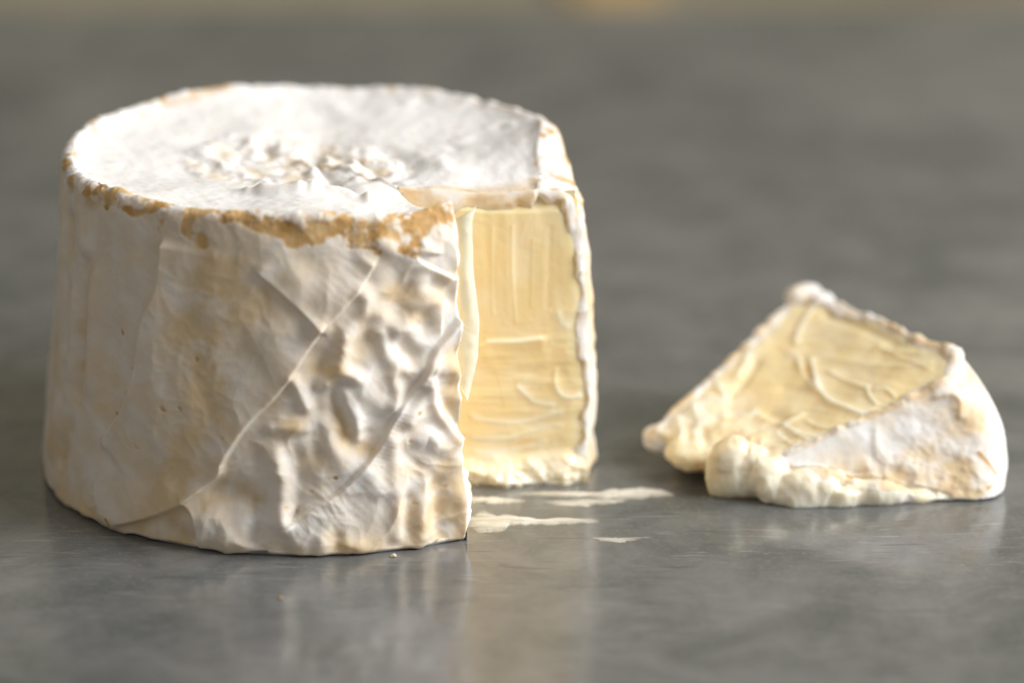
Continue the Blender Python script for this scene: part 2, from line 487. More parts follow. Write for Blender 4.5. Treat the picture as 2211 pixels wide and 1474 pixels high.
    ('g', 0.0045, 0.021, [(0.27, -5.59, 1.02), (0.36, -5.61, 0.79)]),
    ('g', 0.0045, 0.021, [(0.21, -5.59, 0.98), (0.32, -5.61, 0.71)]),
    ('g', 0.0045, 0.021, [(0.14, -5.6, 0.94), (0.28, -5.61, 0.78)]),
    ('g', 0.0045, 0.021, [(0.08, -5.61, 0.89), (0.16, -5.62, 0.7)]),
    ('g', 0.0045, 0.021, [(0.01, -5.61, 0.85), (0.12, -5.63, 0.62)]),
    ('g', 0.0045, 0.021, [(-0.05, -5.61, 0.81), (0.08, -5.64, 0.54)]),
    ('g', 0.0045, 0.021, [(-0.12, -5.61, 0.76), (-0.03, -5.63, 0.61)]),
    ('g', 0.0045, 0.021, [(-0.18, -5.62, 0.72), (-0.07, -5.64, 0.53)]),
    ('g', 0.0045, 0.021, [(-0.25, -5.62, 0.68), (-0.11, -5.64, 0.45)]),
    ('g', 0.0045, 0.021, [(-0.31, -5.62, 0.63), (-0.23, -5.65, 0.36)]),
    ('g', 0.0045, 0.021, [(1.84, -5.12, 2.91), (2.03, -5.06, 2.81)]),
    ('g', 0.0045, 0.021, [(1.8, -5.15, 2.84), (2.03, -5.07, 2.73)]),
    ('g', 0.0045, 0.021, [(1.75, -5.17, 2.76), (2.02, -5.08, 2.66)]),
    ('g', 0.0045, 0.021, [(1.7, -5.19, 2.69), (1.89, -5.13, 2.59)]),
    ('g', 0.0045, 0.021, [(1.66, -5.22, 2.62), (1.89, -5.14, 2.51)]),
    ('g', 0.0045, 0.021, [(1.61, -5.23, 2.54), (1.88, -5.15, 2.43)]),
    ('g', 0.0045, 0.021, [(1.56, -5.25, 2.47), (1.75, -5.2, 2.37)]),
    ('g', 0.0045, 0.021, [(1.52, -5.27, 2.39), (1.75, -5.21, 2.29)]),
    ('g', 0.0045, 0.021, [(1.47, -5.29, 2.32), (1.74, -5.22, 2.21)]),
    ('g', 0.0045, 0.021, [(1.42, -5.31, 2.24), (1.62, -5.26, 2.15)]),
    ('g', 0.0045, 0.021, [(1.38, -5.33, 2.16), (1.61, -5.28, 2.07)]),
    ('g', 0.0045, 0.021, [(1.33, -5.35, 2.09), (1.6, -5.28, 1.99)]),
    ('g', 0.0045, 0.021, [(1.28, -5.36, 2.01), (1.48, -5.33, 1.92)]),
    ('g', 0.0045, 0.021, [(1.24, -5.38, 1.94), (1.47, -5.33, 1.84)]),
    ('g', 0.02, 0.028, [(2.92, -4.44, 4.65), (2.6, -4.68, 4.13), (2.36, -4.83, 3.8), (2.2, -4.94, 3.42)]),
    ('g', 0.02, 0.028, [(3.02, -4.37, 4.71), (2.72, -4.6, 4.24), (2.52, -4.74, 3.94), (2.42, -4.81, 3.71)]),
]
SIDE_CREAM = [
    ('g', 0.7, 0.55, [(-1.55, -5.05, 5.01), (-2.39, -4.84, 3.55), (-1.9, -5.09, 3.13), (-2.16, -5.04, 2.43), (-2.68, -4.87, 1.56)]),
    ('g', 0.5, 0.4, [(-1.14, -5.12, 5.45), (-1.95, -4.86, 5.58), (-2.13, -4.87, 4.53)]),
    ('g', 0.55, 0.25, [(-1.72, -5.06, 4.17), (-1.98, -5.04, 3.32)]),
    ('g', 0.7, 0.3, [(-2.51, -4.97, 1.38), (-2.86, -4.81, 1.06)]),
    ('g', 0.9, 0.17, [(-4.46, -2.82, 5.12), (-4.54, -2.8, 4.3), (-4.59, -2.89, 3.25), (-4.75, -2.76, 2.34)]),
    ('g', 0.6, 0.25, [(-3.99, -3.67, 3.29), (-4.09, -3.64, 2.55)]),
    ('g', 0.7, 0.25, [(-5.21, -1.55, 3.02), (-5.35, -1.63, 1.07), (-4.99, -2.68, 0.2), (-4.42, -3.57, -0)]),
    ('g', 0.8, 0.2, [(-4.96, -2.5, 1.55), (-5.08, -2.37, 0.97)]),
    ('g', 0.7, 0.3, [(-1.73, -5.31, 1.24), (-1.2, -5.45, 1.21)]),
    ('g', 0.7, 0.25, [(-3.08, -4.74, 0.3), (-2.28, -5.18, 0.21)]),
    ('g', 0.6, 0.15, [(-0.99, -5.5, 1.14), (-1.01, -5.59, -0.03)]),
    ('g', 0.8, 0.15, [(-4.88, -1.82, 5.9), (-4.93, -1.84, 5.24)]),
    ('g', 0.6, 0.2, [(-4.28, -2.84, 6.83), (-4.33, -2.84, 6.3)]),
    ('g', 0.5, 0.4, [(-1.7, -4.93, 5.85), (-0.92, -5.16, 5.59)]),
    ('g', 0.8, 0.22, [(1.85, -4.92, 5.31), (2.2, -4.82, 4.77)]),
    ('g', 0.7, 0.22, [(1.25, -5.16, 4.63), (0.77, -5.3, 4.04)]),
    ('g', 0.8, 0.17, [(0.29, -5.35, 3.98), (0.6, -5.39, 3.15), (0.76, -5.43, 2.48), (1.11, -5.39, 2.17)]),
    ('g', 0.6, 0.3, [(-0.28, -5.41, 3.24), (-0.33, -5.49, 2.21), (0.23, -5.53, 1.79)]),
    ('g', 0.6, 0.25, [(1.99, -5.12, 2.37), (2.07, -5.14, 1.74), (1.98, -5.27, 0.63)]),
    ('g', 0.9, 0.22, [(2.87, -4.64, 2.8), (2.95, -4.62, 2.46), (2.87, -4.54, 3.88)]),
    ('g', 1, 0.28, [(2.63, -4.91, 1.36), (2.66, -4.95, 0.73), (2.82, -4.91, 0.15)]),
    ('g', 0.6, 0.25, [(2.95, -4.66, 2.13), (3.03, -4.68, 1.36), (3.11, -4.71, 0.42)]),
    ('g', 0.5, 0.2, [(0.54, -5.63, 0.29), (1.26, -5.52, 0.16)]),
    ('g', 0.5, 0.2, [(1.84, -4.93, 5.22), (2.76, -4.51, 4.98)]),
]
SIDE_TAN = [
    ('g', 0.8, 0.035, [(-3.7, -3.86, 4.16), (-3.68, -3.89, 4.12)]),
    ('g', 0.8, 0.035, [(-3.46, -4.16, 3.45), (-3.43, -4.18, 3.41)]),
    ('g', 0.8, 0.035, [(-2.16, -4.91, 3.95), (-2.14, -4.93, 3.9)]),
    ('g', 0.8, 0.035, [(-2.51, -4.84, 2.87), (-2.49, -4.85, 2.83)]),
    ('g', 0.8, 0.035, [(-1.67, -5.22, 2.43), (-1.64, -5.24, 2.38)]),
    ('g', 0.8, 0.035, [(-4.11, -3.72, 1.8), (-4.08, -3.75, 1.76)]),
    ('g', 0.8, 0.035, [(-3.87, -3.89, 2.38), (-3.84, -3.92, 2.34)]),
    ('g', 0.8, 0.035, [(-2.83, -4.67, 2.81), (-2.8, -4.69, 2.77)]),
    ('g', 0.8, 0.035, [(-3.98, -4.03, 0.17), (-3.95, -4.06, 0.13)]),
    ('g', 0.8, 0.035, [(-3.4, -4.36, 1.94), (-3.37, -4.38, 1.89)]),
    ('g', 0.5, 0.03, [(0.25, -5.5, 2.19), (0.29, -5.5, 2.17)]),
    ('g', 0.5, 0.03, [(0.53, -5.52, 1.64), (0.56, -5.52, 1.63)]),
    ('g', 0.5, 0.03, [(0.06, -5.57, 1.36), (0.1, -5.57, 1.35)]),
    ('g', 0.5, 0.03, [(0.7, -5.44, 2.47), (0.73, -5.43, 2.46)]),
    ('g', 0.5, 0.03, [(2.1, -5.19, 0.99), (2.14, -5.18, 0.97)]),
    ('g', 0.5, 0.03, [(2.31, -5.06, 1.5), (2.34, -5.04, 1.48)]),
    ('g', 0.5, 0.03, [(1.99, -5.13, 2.27), (2.02, -5.12, 2.25)]),
    ('g', 0.5, 0.03, [(2.15, -5.01, 2.85), (2.18, -5, 2.83)]),
    ('g', 0.5, 0.03, [(1.79, -5.25, 1.74), (1.82, -5.24, 1.72)]),
    ('g', 0.5, 0.03, [(2.49, -4.92, 2.09), (2.52, -4.9, 2.07)]),
    ('g', 0.5, 0.03, [(3.09, -4.55, 2.26), (3.12, -4.53, 2.24)]),
    ('g', 0.5, 0.03, [(-0.42, -5.58, 1.06), (-0.39, -5.58, 1.05)]),
    ('g', 0.5, 0.03, [(2.71, -4.88, 1.22), (2.74, -4.87, 1.2)]),
    ('g', 1, 0.05, [(2.97, -4.48, 3.83), (3.07, -4.4, 3.89)]),
    ('b', 1, 0.08, [(-4.46, -2.52, 7.14), (-4.24, -2.87, 7.01), (-4.12, -3.06, 6.96)]),
    ('b', 0.9, 0.06, [(-3.95, -3.32, 6.61), (-3.89, -3.36, 6.78), (-3.58, -3.7, 6.69), (-3.18, -4.05, 6.69), (-2.88, -4.25, 6.88)]),
    ('b', 0.95, 0.09, [(-3.45, -3.83, 6.69), (-3.15, -4.07, 6.75), (-2.75, -4.33, 6.94), (-2.78, -4.33, 6.65), (-2.87, -4.3, 6.38)]),
    ('b', 1.1, 0.13, [(-2.23, -4.62, 6.96), (-1.75, -4.82, 6.95), (-1.37, -4.95, 6.89), (-0.96, -5.05, 6.82), (-0.62, -5.11, 6.71)]),
    ('b', 1.1, 0.14, [(-2.23, -4.63, 6.83), (-2.33, -4.61, 6.47), (-2.04, -4.75, 6.35)]),
    ('b', 1, 0.14, [(-0.62, -5.11, 6.68), (-0.25, -5.14, 6.75), (-0.13, -5.17, 6.44), (0.34, -5.14, 6.63)]),
    ('b', 1.1, 0.15, [(-0.41, -5.14, 6.62), (0.12, -5.15, 6.68), (0.54, -5.11, 6.72), (0.99, -5.05, 6.73), (1.38, -4.96, 6.71), (1.96, -4.76, 6.7), (2.43, -4.54, 6.7), (2.78, -4.34, 6.69)]),
    ('b', 1, 0.1, [(-0.33, -5.16, 6.41), (0.12, -5.16, 6.52), (0.51, -5.13, 6.59), (1.17, -5.03, 6.48), (1.7, -4.88, 6.49)]),
    ('b', 1, 0.12, [(0.91, -5.09, 6.36), (1.28, -5.02, 6.31), (1.38, -5, 6.19)]),
    ('b', 1, 0.1, [(2.3, -4.62, 6.47), (2.12, -4.72, 6.3), (1.85, -4.85, 6.2)]),
    ('b', 0.9, 0.09, [(1.83, -4.86, 6.15), (2.12, -4.75, 6.03)]),
]
TOP = [
    ('g', 0.17, 0.22, [(-0.76, 1.39, 6.35), (-0.5, 1.39, 6.35)]),
    ('g', 0.12, 0.13, [(-1.43, 1.82, 6.35), (-1.27, 0.98, 6.35)]),
    ('g', 0.12, 0.18, [(-2.39, 0.77, 6.35), (-2.05, 1.29, 6.35)]),
    ('g', 0.12, 0.16, [(-1.86, -0.05, 6.35), (-1.48, -0.35, 6.35)]),
    ('g', 0.12, 0.15, [(-1.17, 0.05, 6.35), (-0.88, -0.05, 6.35)]),
    ('g', 0.12, 0.15, [(0.08, -0.45, 6.35), (0.34, -0.55, 6.35)]),
    ('g', 0.12, 0.16, [(0.61, -0.55, 6.35), (0.88, -0.96, 6.35)]),
    ('g', 0.12, 0.1, [(0.15, 1.29, 6.35), (0.24, 0.36, 6.35)]),
    ('g', 0.12, 0.1, [(0.8, 0.46, 6.35), (0.83, -0.35, 6.35)]),
    ('g', 0.08, 0.12, [(1.43, -1.15, 6.35), (1.6, -1.35, 6.35)]),
    ('g', -0.1, 0.13, [(-1.19, 1.5, 6.35), (-1.05, 0.98, 6.35)]),
    ('g', -0.16, 0.12, [(-0.29, 1.6, 6.35), (0.17, 1.5, 6.35), (0.56, 0.98, 6.35), (1, 0.36, 6.35), (1.39, -0.45, 6.35), (1.71, -1.25, 6.35)]),
    ('g', -0.08, 0.12, [(-1.66, 0.36, 6.35), (-1.59, 0.56, 6.35)]),
    ('g', 0.09, 0.14, [(2.56, 0.67, 6.35), (2.69, -0.05, 6.35)]),
    ('g', -0.07, 0.1, [(2.83, 1.5, 6.35), (2.95, 1.29, 6.35)]),
    ('g', 0.08, 0.15, [(2.15, 0.86, 6.35), (2.3, 0.5, 6.35)]),
    ('g', 0.07, 0.12, [(2.92, 1.58, 6.35), (3.16, 1.76, 6.35)]),
    ('g', 0.06, 0.2, [(0.01, 4.57, 6.35), (0.65, 3.42, 6.35)]),
    ('g', -0.06, 0.3, [(-2.09, 2.68, 6.35), (-2.61, 1.58, 6.35)]),
]
CUT = [
    ('k', 0.025, 0.03, [(3.67, -1.32, 5.55), (3.66, -1.32, 4.63), (3.69, -1.31, 3.71)]),
    ('k', 0.025, 0.03, [(4.09, -1.27, 5.59), (4.07, -1.28, 4.62), (4.16, -1.27, 3.55)]),
    ('k', 0.015, 0.03, [(4.51, -1.23, 5.3), (4.47, -1.24, 3.87)]),
    ('g', -0.02, 0.05, [(4.88, -1.2, 5.52), (4.84, -1.2, 4.69), (4.82, -1.2, 3.86)]),
    ('k', 0.05, 0.08, [(5.02, -1.19, 3.67), (5.09, -1.18, 3.43), (5.22, -1.17, 3.38)]),
    ('s', 0.1, 0.55, [(4.69, -1.22, 3.21), (4.11, -1.27, 3.16), (3.58, -1.32, 3.17), (3.45, -1.34, 3.09)]),
    ('k', 0.05, 0.05, [(4.65, -1.22, 3.21), (4.11, -1.27, 3.15), (3.58, -1.32, 3.17)]),
    ('k', 0.07, 0.05, [(4.98, -1.19, 2.45), (4.96, -1.19, 2.12), (5.09, -1.18, 1.88), (5.32, -1.16, 1.81), (5.5, -1.14, 1.85)]),
    ('k', 0.05, 0.05, [(4.2, -1.26, 2.1), (4.38, -1.25, 1.91), (4.51, -1.23, 1.76), (4.92, -1.2, 1.68)]),
    ('k', 0.04, 0.06, [(3.27, -1.35, 1.47), (3.76, -1.31, 1.32), (4.38, -1.25, 1.3), (5.1, -1.18, 1.51)]),
    ('k', 0.04, 0.06, [(3.26, -1.35, 1), (3.93, -1.29, 0.93), (4.56, -1.23, 1.15), (5.1, -1.18, 1.22)]),
    ('k', 0.04, 0.07, [(3.35, -1.35, 0.67), (4.07, -1.28, 0.64), (4.74, -1.21, 0.86)]),
    ('g', -0.05, 0.12, [(5.09, -1.18, 2.4), (5.27, -1.16, 2.11)]),
    ('k', 0.09, 0.08, [(4.43, -1.24, 0.44), (4.61, -1.23, 0.24), (4.79, -1.21, 0.05)]),
    ('k', 0.08, 0.1, [(3.49, -1.33, 0.28), (3.75, -1.31, 0.23)]),
    ('k', 0.06, 0.08, [(3.89, -1.29, 0.08), (4.16, -1.27, 0.07)]),
    ('k', 0.05, 0.08, [(5.01, -1.19, 0.18), (5.28, -1.16, 0.41)]),
]
WTOP = [
    ('k', 0.07, 0.06, [(10.66, 2.8, 2.63), (10.44, 2.42, 2.47), (10.25, 2.04, 2.3), (10.15, 1.61, 2.16)]),
    ('k', 0.09, 0.06, [(10.17, 0.94, 1.97), (10.26, 0.24, 1.8), (10.52, -0.27, 1.73), (10.74, -0.89, 1.62), (11.09, -1.36, 1.58), (11.44, -1.71, 1.58)]),
    ('k', 0.08, 0.05, [(10.43, 0.82, 2.01), (10.47, 0.27, 1.87), (10.52, -0.21, 1.75)]),
    ('g', -0.07, 0.09, [(10.34, 0.6, 1.92), (10.35, 0.19, 1.82)]),
    ('k', 0.05, 0.04, [(10.81, 0.19, 1.94), (11.12, -0.28, 1.9), (11.5, -0.78, 1.86)]),
    ('k', 0.05, 0.04, [(11.54, -0.79, 1.87), (11.55, -1.12, 1.78), (11.68, -1.43, 1.73)]),
    ('k', 0.05, 0.04, [(11.71, -1, 1.86), (11.93, -1.04, 1.91), (12.06, -1.35, 1.86)]),
    ('k', 0.03, 0.04, [(11.05, 1, 2.24), (11.67, 0.58, 2.29), (12.21, 0.14, 2.32), (12.74, -0.24, 2.36)]),
    ('k', 0.03, 0.04, [(10.91, 0.6, 2.08), (11.63, 0.01, 2.12), (12.35, -0.51, 2.17), (12.9, -0.7, 2.27)]),
    ('k', 0.03, 0.04, [(11.86, 0.56, 2.34), (12.4, -0.28, 2.25), (12.88, -0.88, 2.22)]),
    ('g', -0.08, 0.13, [(9.51, -0.66, 1.34), (9.69, -0.87, 1.33)]),
    ('k', 0.06, 0.06, [(9.15, -0.43, 1.3), (9.43, -0.81, 1.28), (9.79, -1.23, 1.26), (10.17, -1.02, 1.43)]),
    ('k', 0.05, 0.05, [(9.75, -1.21, 1.25), (10.06, -1.73, 1.19), (10.48, -2.1, 1.21), (10.85, -2.14, 1.3)]),
    ('k', 0.04, 0.04, [(9.85, -1.45, 1.22), (10.19, -2.04, 1.14), (10.62, -2.29, 1.19)]),
    ('k', 0.04, 0.04, [(10.23, -1.3, 1.36), (10.51, -1.74, 1.32), (10.94, -1.99, 1.36)]),
    ('k', 0.04, 0.04, [(9.59, -1.39, 1.16), (9.89, -2.09, 1.04), (10.32, -2.41, 1.08)]),
    ('k', 0.08, 0.1, [(8.95, 2.09, 1.96), (9.16, 1.53, 1.86), (8.9, 0.98, 1.63)]),
    ('g', -0.08, 0.09, [(9.3, 1.27, 1.82), (9.05, 0.78, 1.62), (8.76, 0.39, 1.43)]),
    ('k', 0.08, 0.1, [(8.44, 0.8, 1.45), (8.64, 0.18, 1.34), (8.31, 0.46, 1.32)]),
    ('k', 0.05, 0.07, [(8.2, -0.4, 1.05), (8.62, -0.33, 1.19), (9.07, -0.52, 1.26)]),
    ('g', -0.06, 0.12, [(9.86, 0.16, 1.67), (10.08, 0.06, 1.7)]),
    ('k', 0.05, 0.05, [(9.99, 1.28, 2.02), (10.17, 1.07, 2.01)]),
    ('k', 0.1, 0.09, [(7.92, 0.18, 1.14), (8.01, -0.44, 0.99), (7.96, -0.8, 0.87)]),
    ('k', 0.09, 0.09, [(7.53, 0.03, 0.98), (7.67, -0.54, 0.86), (7.62, -0.9, 0.75)]),
    ('g', -0.07, 0.08, [(8.11, -0.74, 0.93), (8.13, -1.26, 0.79)]),
    ('g', -0.05, 0.08, [(7.78, -0.47, 0.91), (7.8, -0.99, 0.77)]),
    ('k', 0.05, 0.05, [(9.06, -1.42, 1.01), (9, -2.02, 0.82), (9.13, -2.51, 0.72)]),
    ('k', 0.05, 0.05, [(9.28, -1.64, 1), (9.18, -2.22, 0.81), (9.27, -2.51, 0.76)]),
    ('g', -0.06, 0.08, [(12.23, 0.46, 2.41), (11.54, 1.44, 2.5), (10.9, 2.28, 2.55)]),
]
WNEAR = [
    ('k', 0.1, 0.13, [(10.15, -2.33, 0.53), (10.18, -2.5, 0.24), (10.48, -2.58, 0.07)]),
    ('g', -0.08, 0.1, [(9.81, -2.36, 0.5), (9.73, -2.49, 0.27)]),
    ('k', 0.09, 0.1, [(10.82, -2.35, 0.46), (11, -2.51, 0.16)]),
    ('g', -0.07, 0.09, [(10.63, -2.39, 0.4), (10.67, -2.52, 0.16)]),
    ('k', 0.09, 0.12, [(11.42, -2.26, 0.59), (11.45, -2.5, 0.16)]),
    ('g', -0.06, 0.1, [(11.19, -2.36, 0.42), (11.23, -2.52, 0.13)]),
    ('k', 0.07, 0.1, [(11.8, -2.27, 0.55), (11.9, -2.45, 0.22)]),
    ('k', 0.08, 0.08, [(11.62, -1.85, 1.32), (11.69, -2.09, 0.88), (11.95, -2.19, 0.68), (12.29, -2.17, 0.71)]),
    ('k', 0.07, 0.1, [(12.43, -2.26, 0.55), (12.58, -2.38, 0.31)]),
    ('g', -0.05, 0.12, [(12.2, -2.35, 0.38), (12.28, -2.46, 0.18)]),
    ('k', 0.1, 0.07, [(12.91, -1.49, 1.9), (13.21, -1.44, 1.97), (13.4, -1.51, 1.83), (13.39, -1.64, 1.6)]),
    ('k', 0.06, 0.3, [(12.83, -1.73, 1.47), (13.2, -1.91, 1.14)]),
    ('k', 0.05, 0.12, [(11.28, -2.05, 0.99), (11.43, -1.97, 1.12)]),
    ('k', 0.05, 0.04, [(11.6, -1.91, 1.22), (11.62, -2.1, 0.87), (11.8, -2.2, 0.68), (12.24, -2.2, 0.66)]),
    ('k', 0.05, 0.05, [(12.95, -1.48, 1.92), (13.29, -1.44, 1.97), (13.42, -1.53, 1.8), (13.36, -1.67, 1.55)]),
    ('k', 0.03, 0.03, [(12.32, -2.13, 0.77), (12.76, -2.19, 0.65), (13.33, -2.28, 0.46)]),
    ('k', 0.04, 0.05, [(11.46, -2.23, 0.64), (11.66, -2.42, 0.29), (11.71, -2.52, 0.11)]),
    ('k', 0.04, 0.05, [(12.45, -2.13, 0.77), (12.5, -2.28, 0.49), (12.31, -2.42, 0.26)]),
]
WTAN = [
    ('b', 1.1, 0.035, [(13.79, -2.02, 0.9), (13.97, -2.11, 0.73), (14.17, -2.21, 0.55), (14.26, -2.23, 0.5)]),
    ('b', 1.1, 0.03, [(13.98, -2.38, 0.25), (14.14, -2.33, 0.32)]),
    ('b', 1.1, 0.02, [(14.09, -2.3, 0.39), (14.2, -2.28, 0.42)]),
]
WCREAM = [
    ('g', 0.5, 0.25, [(10.15, -2.46, 0.31), (10.93, -2.44, 0.3), (11.71, -2.35, 0.41), (12.5, -2.36, 0.35)]),
    ('g', 0.4, 0.15, [(12.24, -2.09, 0.86), (13.28, -2.27, 0.49)]),
    ('g', 0.5, 0.06, [(12.95, -1.48, 1.92), (13.31, -1.44, 1.97), (13.41, -1.54, 1.78), (13.36, -1.66, 1.57)]),
    ('g', 0.35, 0.2, [(13.69, -1.75, 1.38), (13.9, -1.74, 1.41)]),
]


# ------------------------------------------------------------------ setting: table top and the wall far behind it
def box(name, lo, hi, mat, parent=None, bevel=0.0):
    (x0, y0, z0), (x1, y1, z1) = lo, hi
    b = bevel
    ring = lambda z, i: [(x0 + i, y0 + i, z), (x1 - i, y0 + i, z), (x1 - i, y1 - i, z), (x0 + i, y1 - i, z)]
    rings = [ring(z0, 0), ring(z1 - b, 0), ring(z1 - b * 0.3, b * 0.3), ring(z1, b)] if b else [ring(z0, 0), ring(z1, 0)]
    v = [p for r in rings for p in r]
    f = [[3, 2, 1, 0]]
    for k in range(len(rings) - 1):
        for i in range(4):
            j = (i + 1) % 4
            f.append([4 * k + i, 4 * k + j, 4 * k + 4 + j, 4 * k + 4 + i])
    t = 4 * (len(rings) - 1)
    f.append([t, t + 1, t + 2, t + 3])
    return raw_mesh(name, v, f, mat, parent, smooth=False)

table = box('table_top', (-70, -62, -3), (80, 40.6, 0), MAT_TABLE, bevel=0.3)
table['kind'] = 'structure'
wall = box('wall', (-160, 66, -59.9), (180, 70, 150), MAT_WALL)
wall['kind'] = 'structure'

# ------------------------------------------------------------------ cheese wheel
APEX = np.array([1.75, -1.50])
TH_A, TH_B = -56.0, -375.0          # front cut, back cut (degrees, going round by the left)
H0 = 6.95

def rim_height(th):
    z = H0 + 0.05 * np.sin(np.radians(th * 3 + 40)) + 0.04 * np.sin(np.radians(th * 7))
    z = z + 0.10 * sstep(-70, -57, th)
    return z - slump(th)

def slump(th):
    return 0.55 * sstep(-344, -370, th)

def shoulder(th):
    return 0.20 + 0.58 * sstep(-334, -368, th)

def side_radius(th, z):
    r = 5.78 - 0.60 * (z / H0) + 0.03 * np.sin(np.radians(th * 2 + 20)) + 0.10 * np.exp(-(z / 0.5) ** 2) * 0
    right = sstep(-352, -370, th)
    r = r + right * 0.30 * sstep(0, 6, z) + 0.10 * sstep(-300, -350, th) * sstep(6.2, 3, z) * sstep(0, 2, z)
    r = r + 0.16 * sstep(-90, -57, th) * sstep(2.0, 6.5, z)
    return r

th = np.concatenate([np.linspace(TH_A, -200, 620), np.linspace(-200, TH_B, 300)[1:]])
NT, NS, NB = 150, 330, 16
ncol = len(th)
zc = rim_height(th)
# the top: from the apex of the cut out to the rim
def top_height(X, Y, TH):
    R = side_radius(TH, H0 - 0.25) - shoulder(TH)
    rr = np.hypot(X, Y)
    d = np.maximum(R - rr, 0)
    z = rim_height(TH) + slump(TH) - slump(TH) * sstep(2.0, 0.0, d)
    z = z - (0.33 - 0.3 * slump(TH)) * (1 - np.exp(-d / 0.55)) - 0.10 * sstep(0.8, 3.0, d) - 0.28 * sstep(0.3, 1.5, d) * sstep(0.8, 2.2, X) * sstep(2.6, -0.8, Y)
    c = np.hypot((X + 0.35) / 2.55, (Y - 0.35) / 2.0)
    z = z - 0.14 * sstep(1.08, 0.86, c) * sstep(-2.6, -0.8, X)
    return z

tt = 1 - (1 - np.linspace(0, 1, NT)) ** 1.35
thr = np.radians(th)[:, None]
ra = shoulder(th)
rv = 0.20 + 0.35 * (ra - 0.20)
Rrim = side_radius(th, H0 - 0.25) - ra
rimxy = np.stack([Rrim * np.cos(thr[:, 0]), Rrim * np.sin(thr[:, 0])], -1)
V_top = np.zeros((ncol, NT, 3))
V_top[..., :2] = APEX + tt[None, :, None] * (rimxy[:, None, :] - APEX)
TH_top = np.degrees(np.arctan2(V_top[..., 1], V_top[..., 0]))
TH_top = np.where(TH_top > -40.6, TH_top - 360, TH_top)
TH_top[0] = np.minimum(TH_A, TH_A)
V_top[..., 2] = top_height(V_top[..., 0], V_top[..., 1], TH_top)
def end_angles(R):
    # small turn of each column near a cut so that its edge lies in the plane of that cut
    off = np.zeros_like(R)
    for col, sgn in ((0, 1), (-1, -1)):
        dv = rimxy[col] - APEX
        dv = dv / np.linalg.norm(dv)
        ad = APEX @ dv
        t = -ad + np.sqrt(np.maximum(ad * ad - APEX @ APEX + R[col] ** 2, 0))
        P2 = APEX + t[:, None] * dv
        a = np.arctan2(P2[:, 1], P2[:, 0]) - np.radians(th[col])
        a = (a + math.pi) % (2 * math.pi) - math.pi
        w = sstep(28, 0, np.abs(th - th[col]))
        off += w[:, None] * a[None]
    return np.radians(th)[:, None] + off

# rim arc
NA = 14
aa = np.linspace(90, 0, NA + 1)[1:]
V_arc = np.zeros((ncol, NA, 3))
ar = Rrim[:, None] + ra[:, None] * np.cos(np.radians(aa))[None]
ta = end_angles(ar)
V_arc[..., 0] = ar * np.cos(ta)
V_arc[..., 1] = ar * np.sin(ta)
V_arc[..., 2] = (zc - rv)[:, None] + rv[:, None] * np.sin(np.radians(aa))[None]
# side
zz = (zc - rv)[:, None] * (1 - np.linspace(0, 1, NS + 1)[1:])[None] + 0.10 * np.linspace(0, 1, NS + 1)[1:][None]
sr = side_radius(th[:, None], zz) + (Rrim + ra - side_radius(th, zc - rv))[:, None] * np.exp(-((zc - rv)[:, None] - zz) / 0.4)
ts = end_angles(sr)
V_side = np.stack([sr * np.cos(ts), sr * np.sin(ts), zz], -1)
# bottom
V_bot = np.zeros((ncol, NB, 3))
kb = np.linspace(0, 1, NB + 1)[1:]
rb = sr[:, -1][:, None] * 1.0
bx = np.stack([np.cos(ts[:, -1]), np.sin(ts[:, -1])], -1) * (sr[:, -1] - 0.10)[:, None]
V_bot[..., :2] = bx[:, None] + (kb ** 2)[None, :, None] * (APEX - bx)[:, None]
V_bot[..., 2] = 0.004
V = np.concatenate([V_top, V_arc, V_side, V_bot], 1)
nrow = V.shape[1]
r_arc, r_side, r_bot = NT, NT + NA, NT + NA + NS
N = grid_normals(V)
# outward?  the side normal at the front must point to -y
if N[200, r_side + 100, 1] > 0:
    N = -N
    WHEEL_FLIP = True
else:
    WHEEL_FLIP = False

zrow = V[..., 2]
is_side = np.zeros((1, nrow))
is_side[0, r_side:r_bot] = 1
is_side[0, r_arc:r_side] = np.linspace(0, 1, NA)
top_w = np.zeros((1, nrow))
top_w[0, :r_arc] = 1
top_w[0, r_arc:r_side] = np.linspace(1, 0, NA)
zfade = sstep(0.0, 0.30, zrow)
disp = 1.3 * strokes(V, N, SIDE) * is_side * (0.25 + 0.75 * zfade)
# wrinkled part right of the long sheet edge
xl = np.interp(zrow, [0, 0.49, 0.89, 1.62, 2.75, 3.81, 4.63, 5.41, 5.88, 6.3, 7], [-4.0, -3.1, -2.44, -1.66, -1.09, -0.19, 0.33, 1.06, 1.34, 1.6, 3.4])
front = (V[..., 1] < -1.5)
wr = sstep(0.0, 0.5, V[..., 0] - xl) * front * is_side
Pw = V + 0.25 * np.stack([fbm(V, 0.9, 2, 1), fbm(V, 0.9, 2, 2), fbm(V, 0.9, 2, 3)], -1)
disp += wr * (0.025 * ridged(Pw, 0.8, 1, 4) + 0.038 * ridged(Pw, 1.5, 1, 14) + 0.013 * ridged(Pw, 2.5, 1, 16)) * (0.3 + 0.7 * zfade)
disp += wr * 0.014 * fbm(V, 2.2, 2, 9)
# soft vertical folds elsewhere round the side
Vs = V * np.array([1, 1, 0.35])
disp += (1 - wr) * is_side * ((0.035 + 0.045 * sstep(-2.0, -3.2, V[..., 0])) * fbm(Vs, 0.9, 2, 5) + 0.02 * fbm(V, 0.5, 2, 6))
disp += (1 - wr) * is_side * (0.022 * ridged(Pw * np.array([1, 1, 0.6]), 1.2, 1, 15) + 0.008 * ridged(Pw, 2.6, 1, 17))
disp += is_side * 0.003 * fbm(V, 5.5, 2, 7)
back_side = is_side * sstep(-205, -230, th)[:, None]
disp += back_side * 0.06 * ridged(Pw, 0.8, 2, 8)
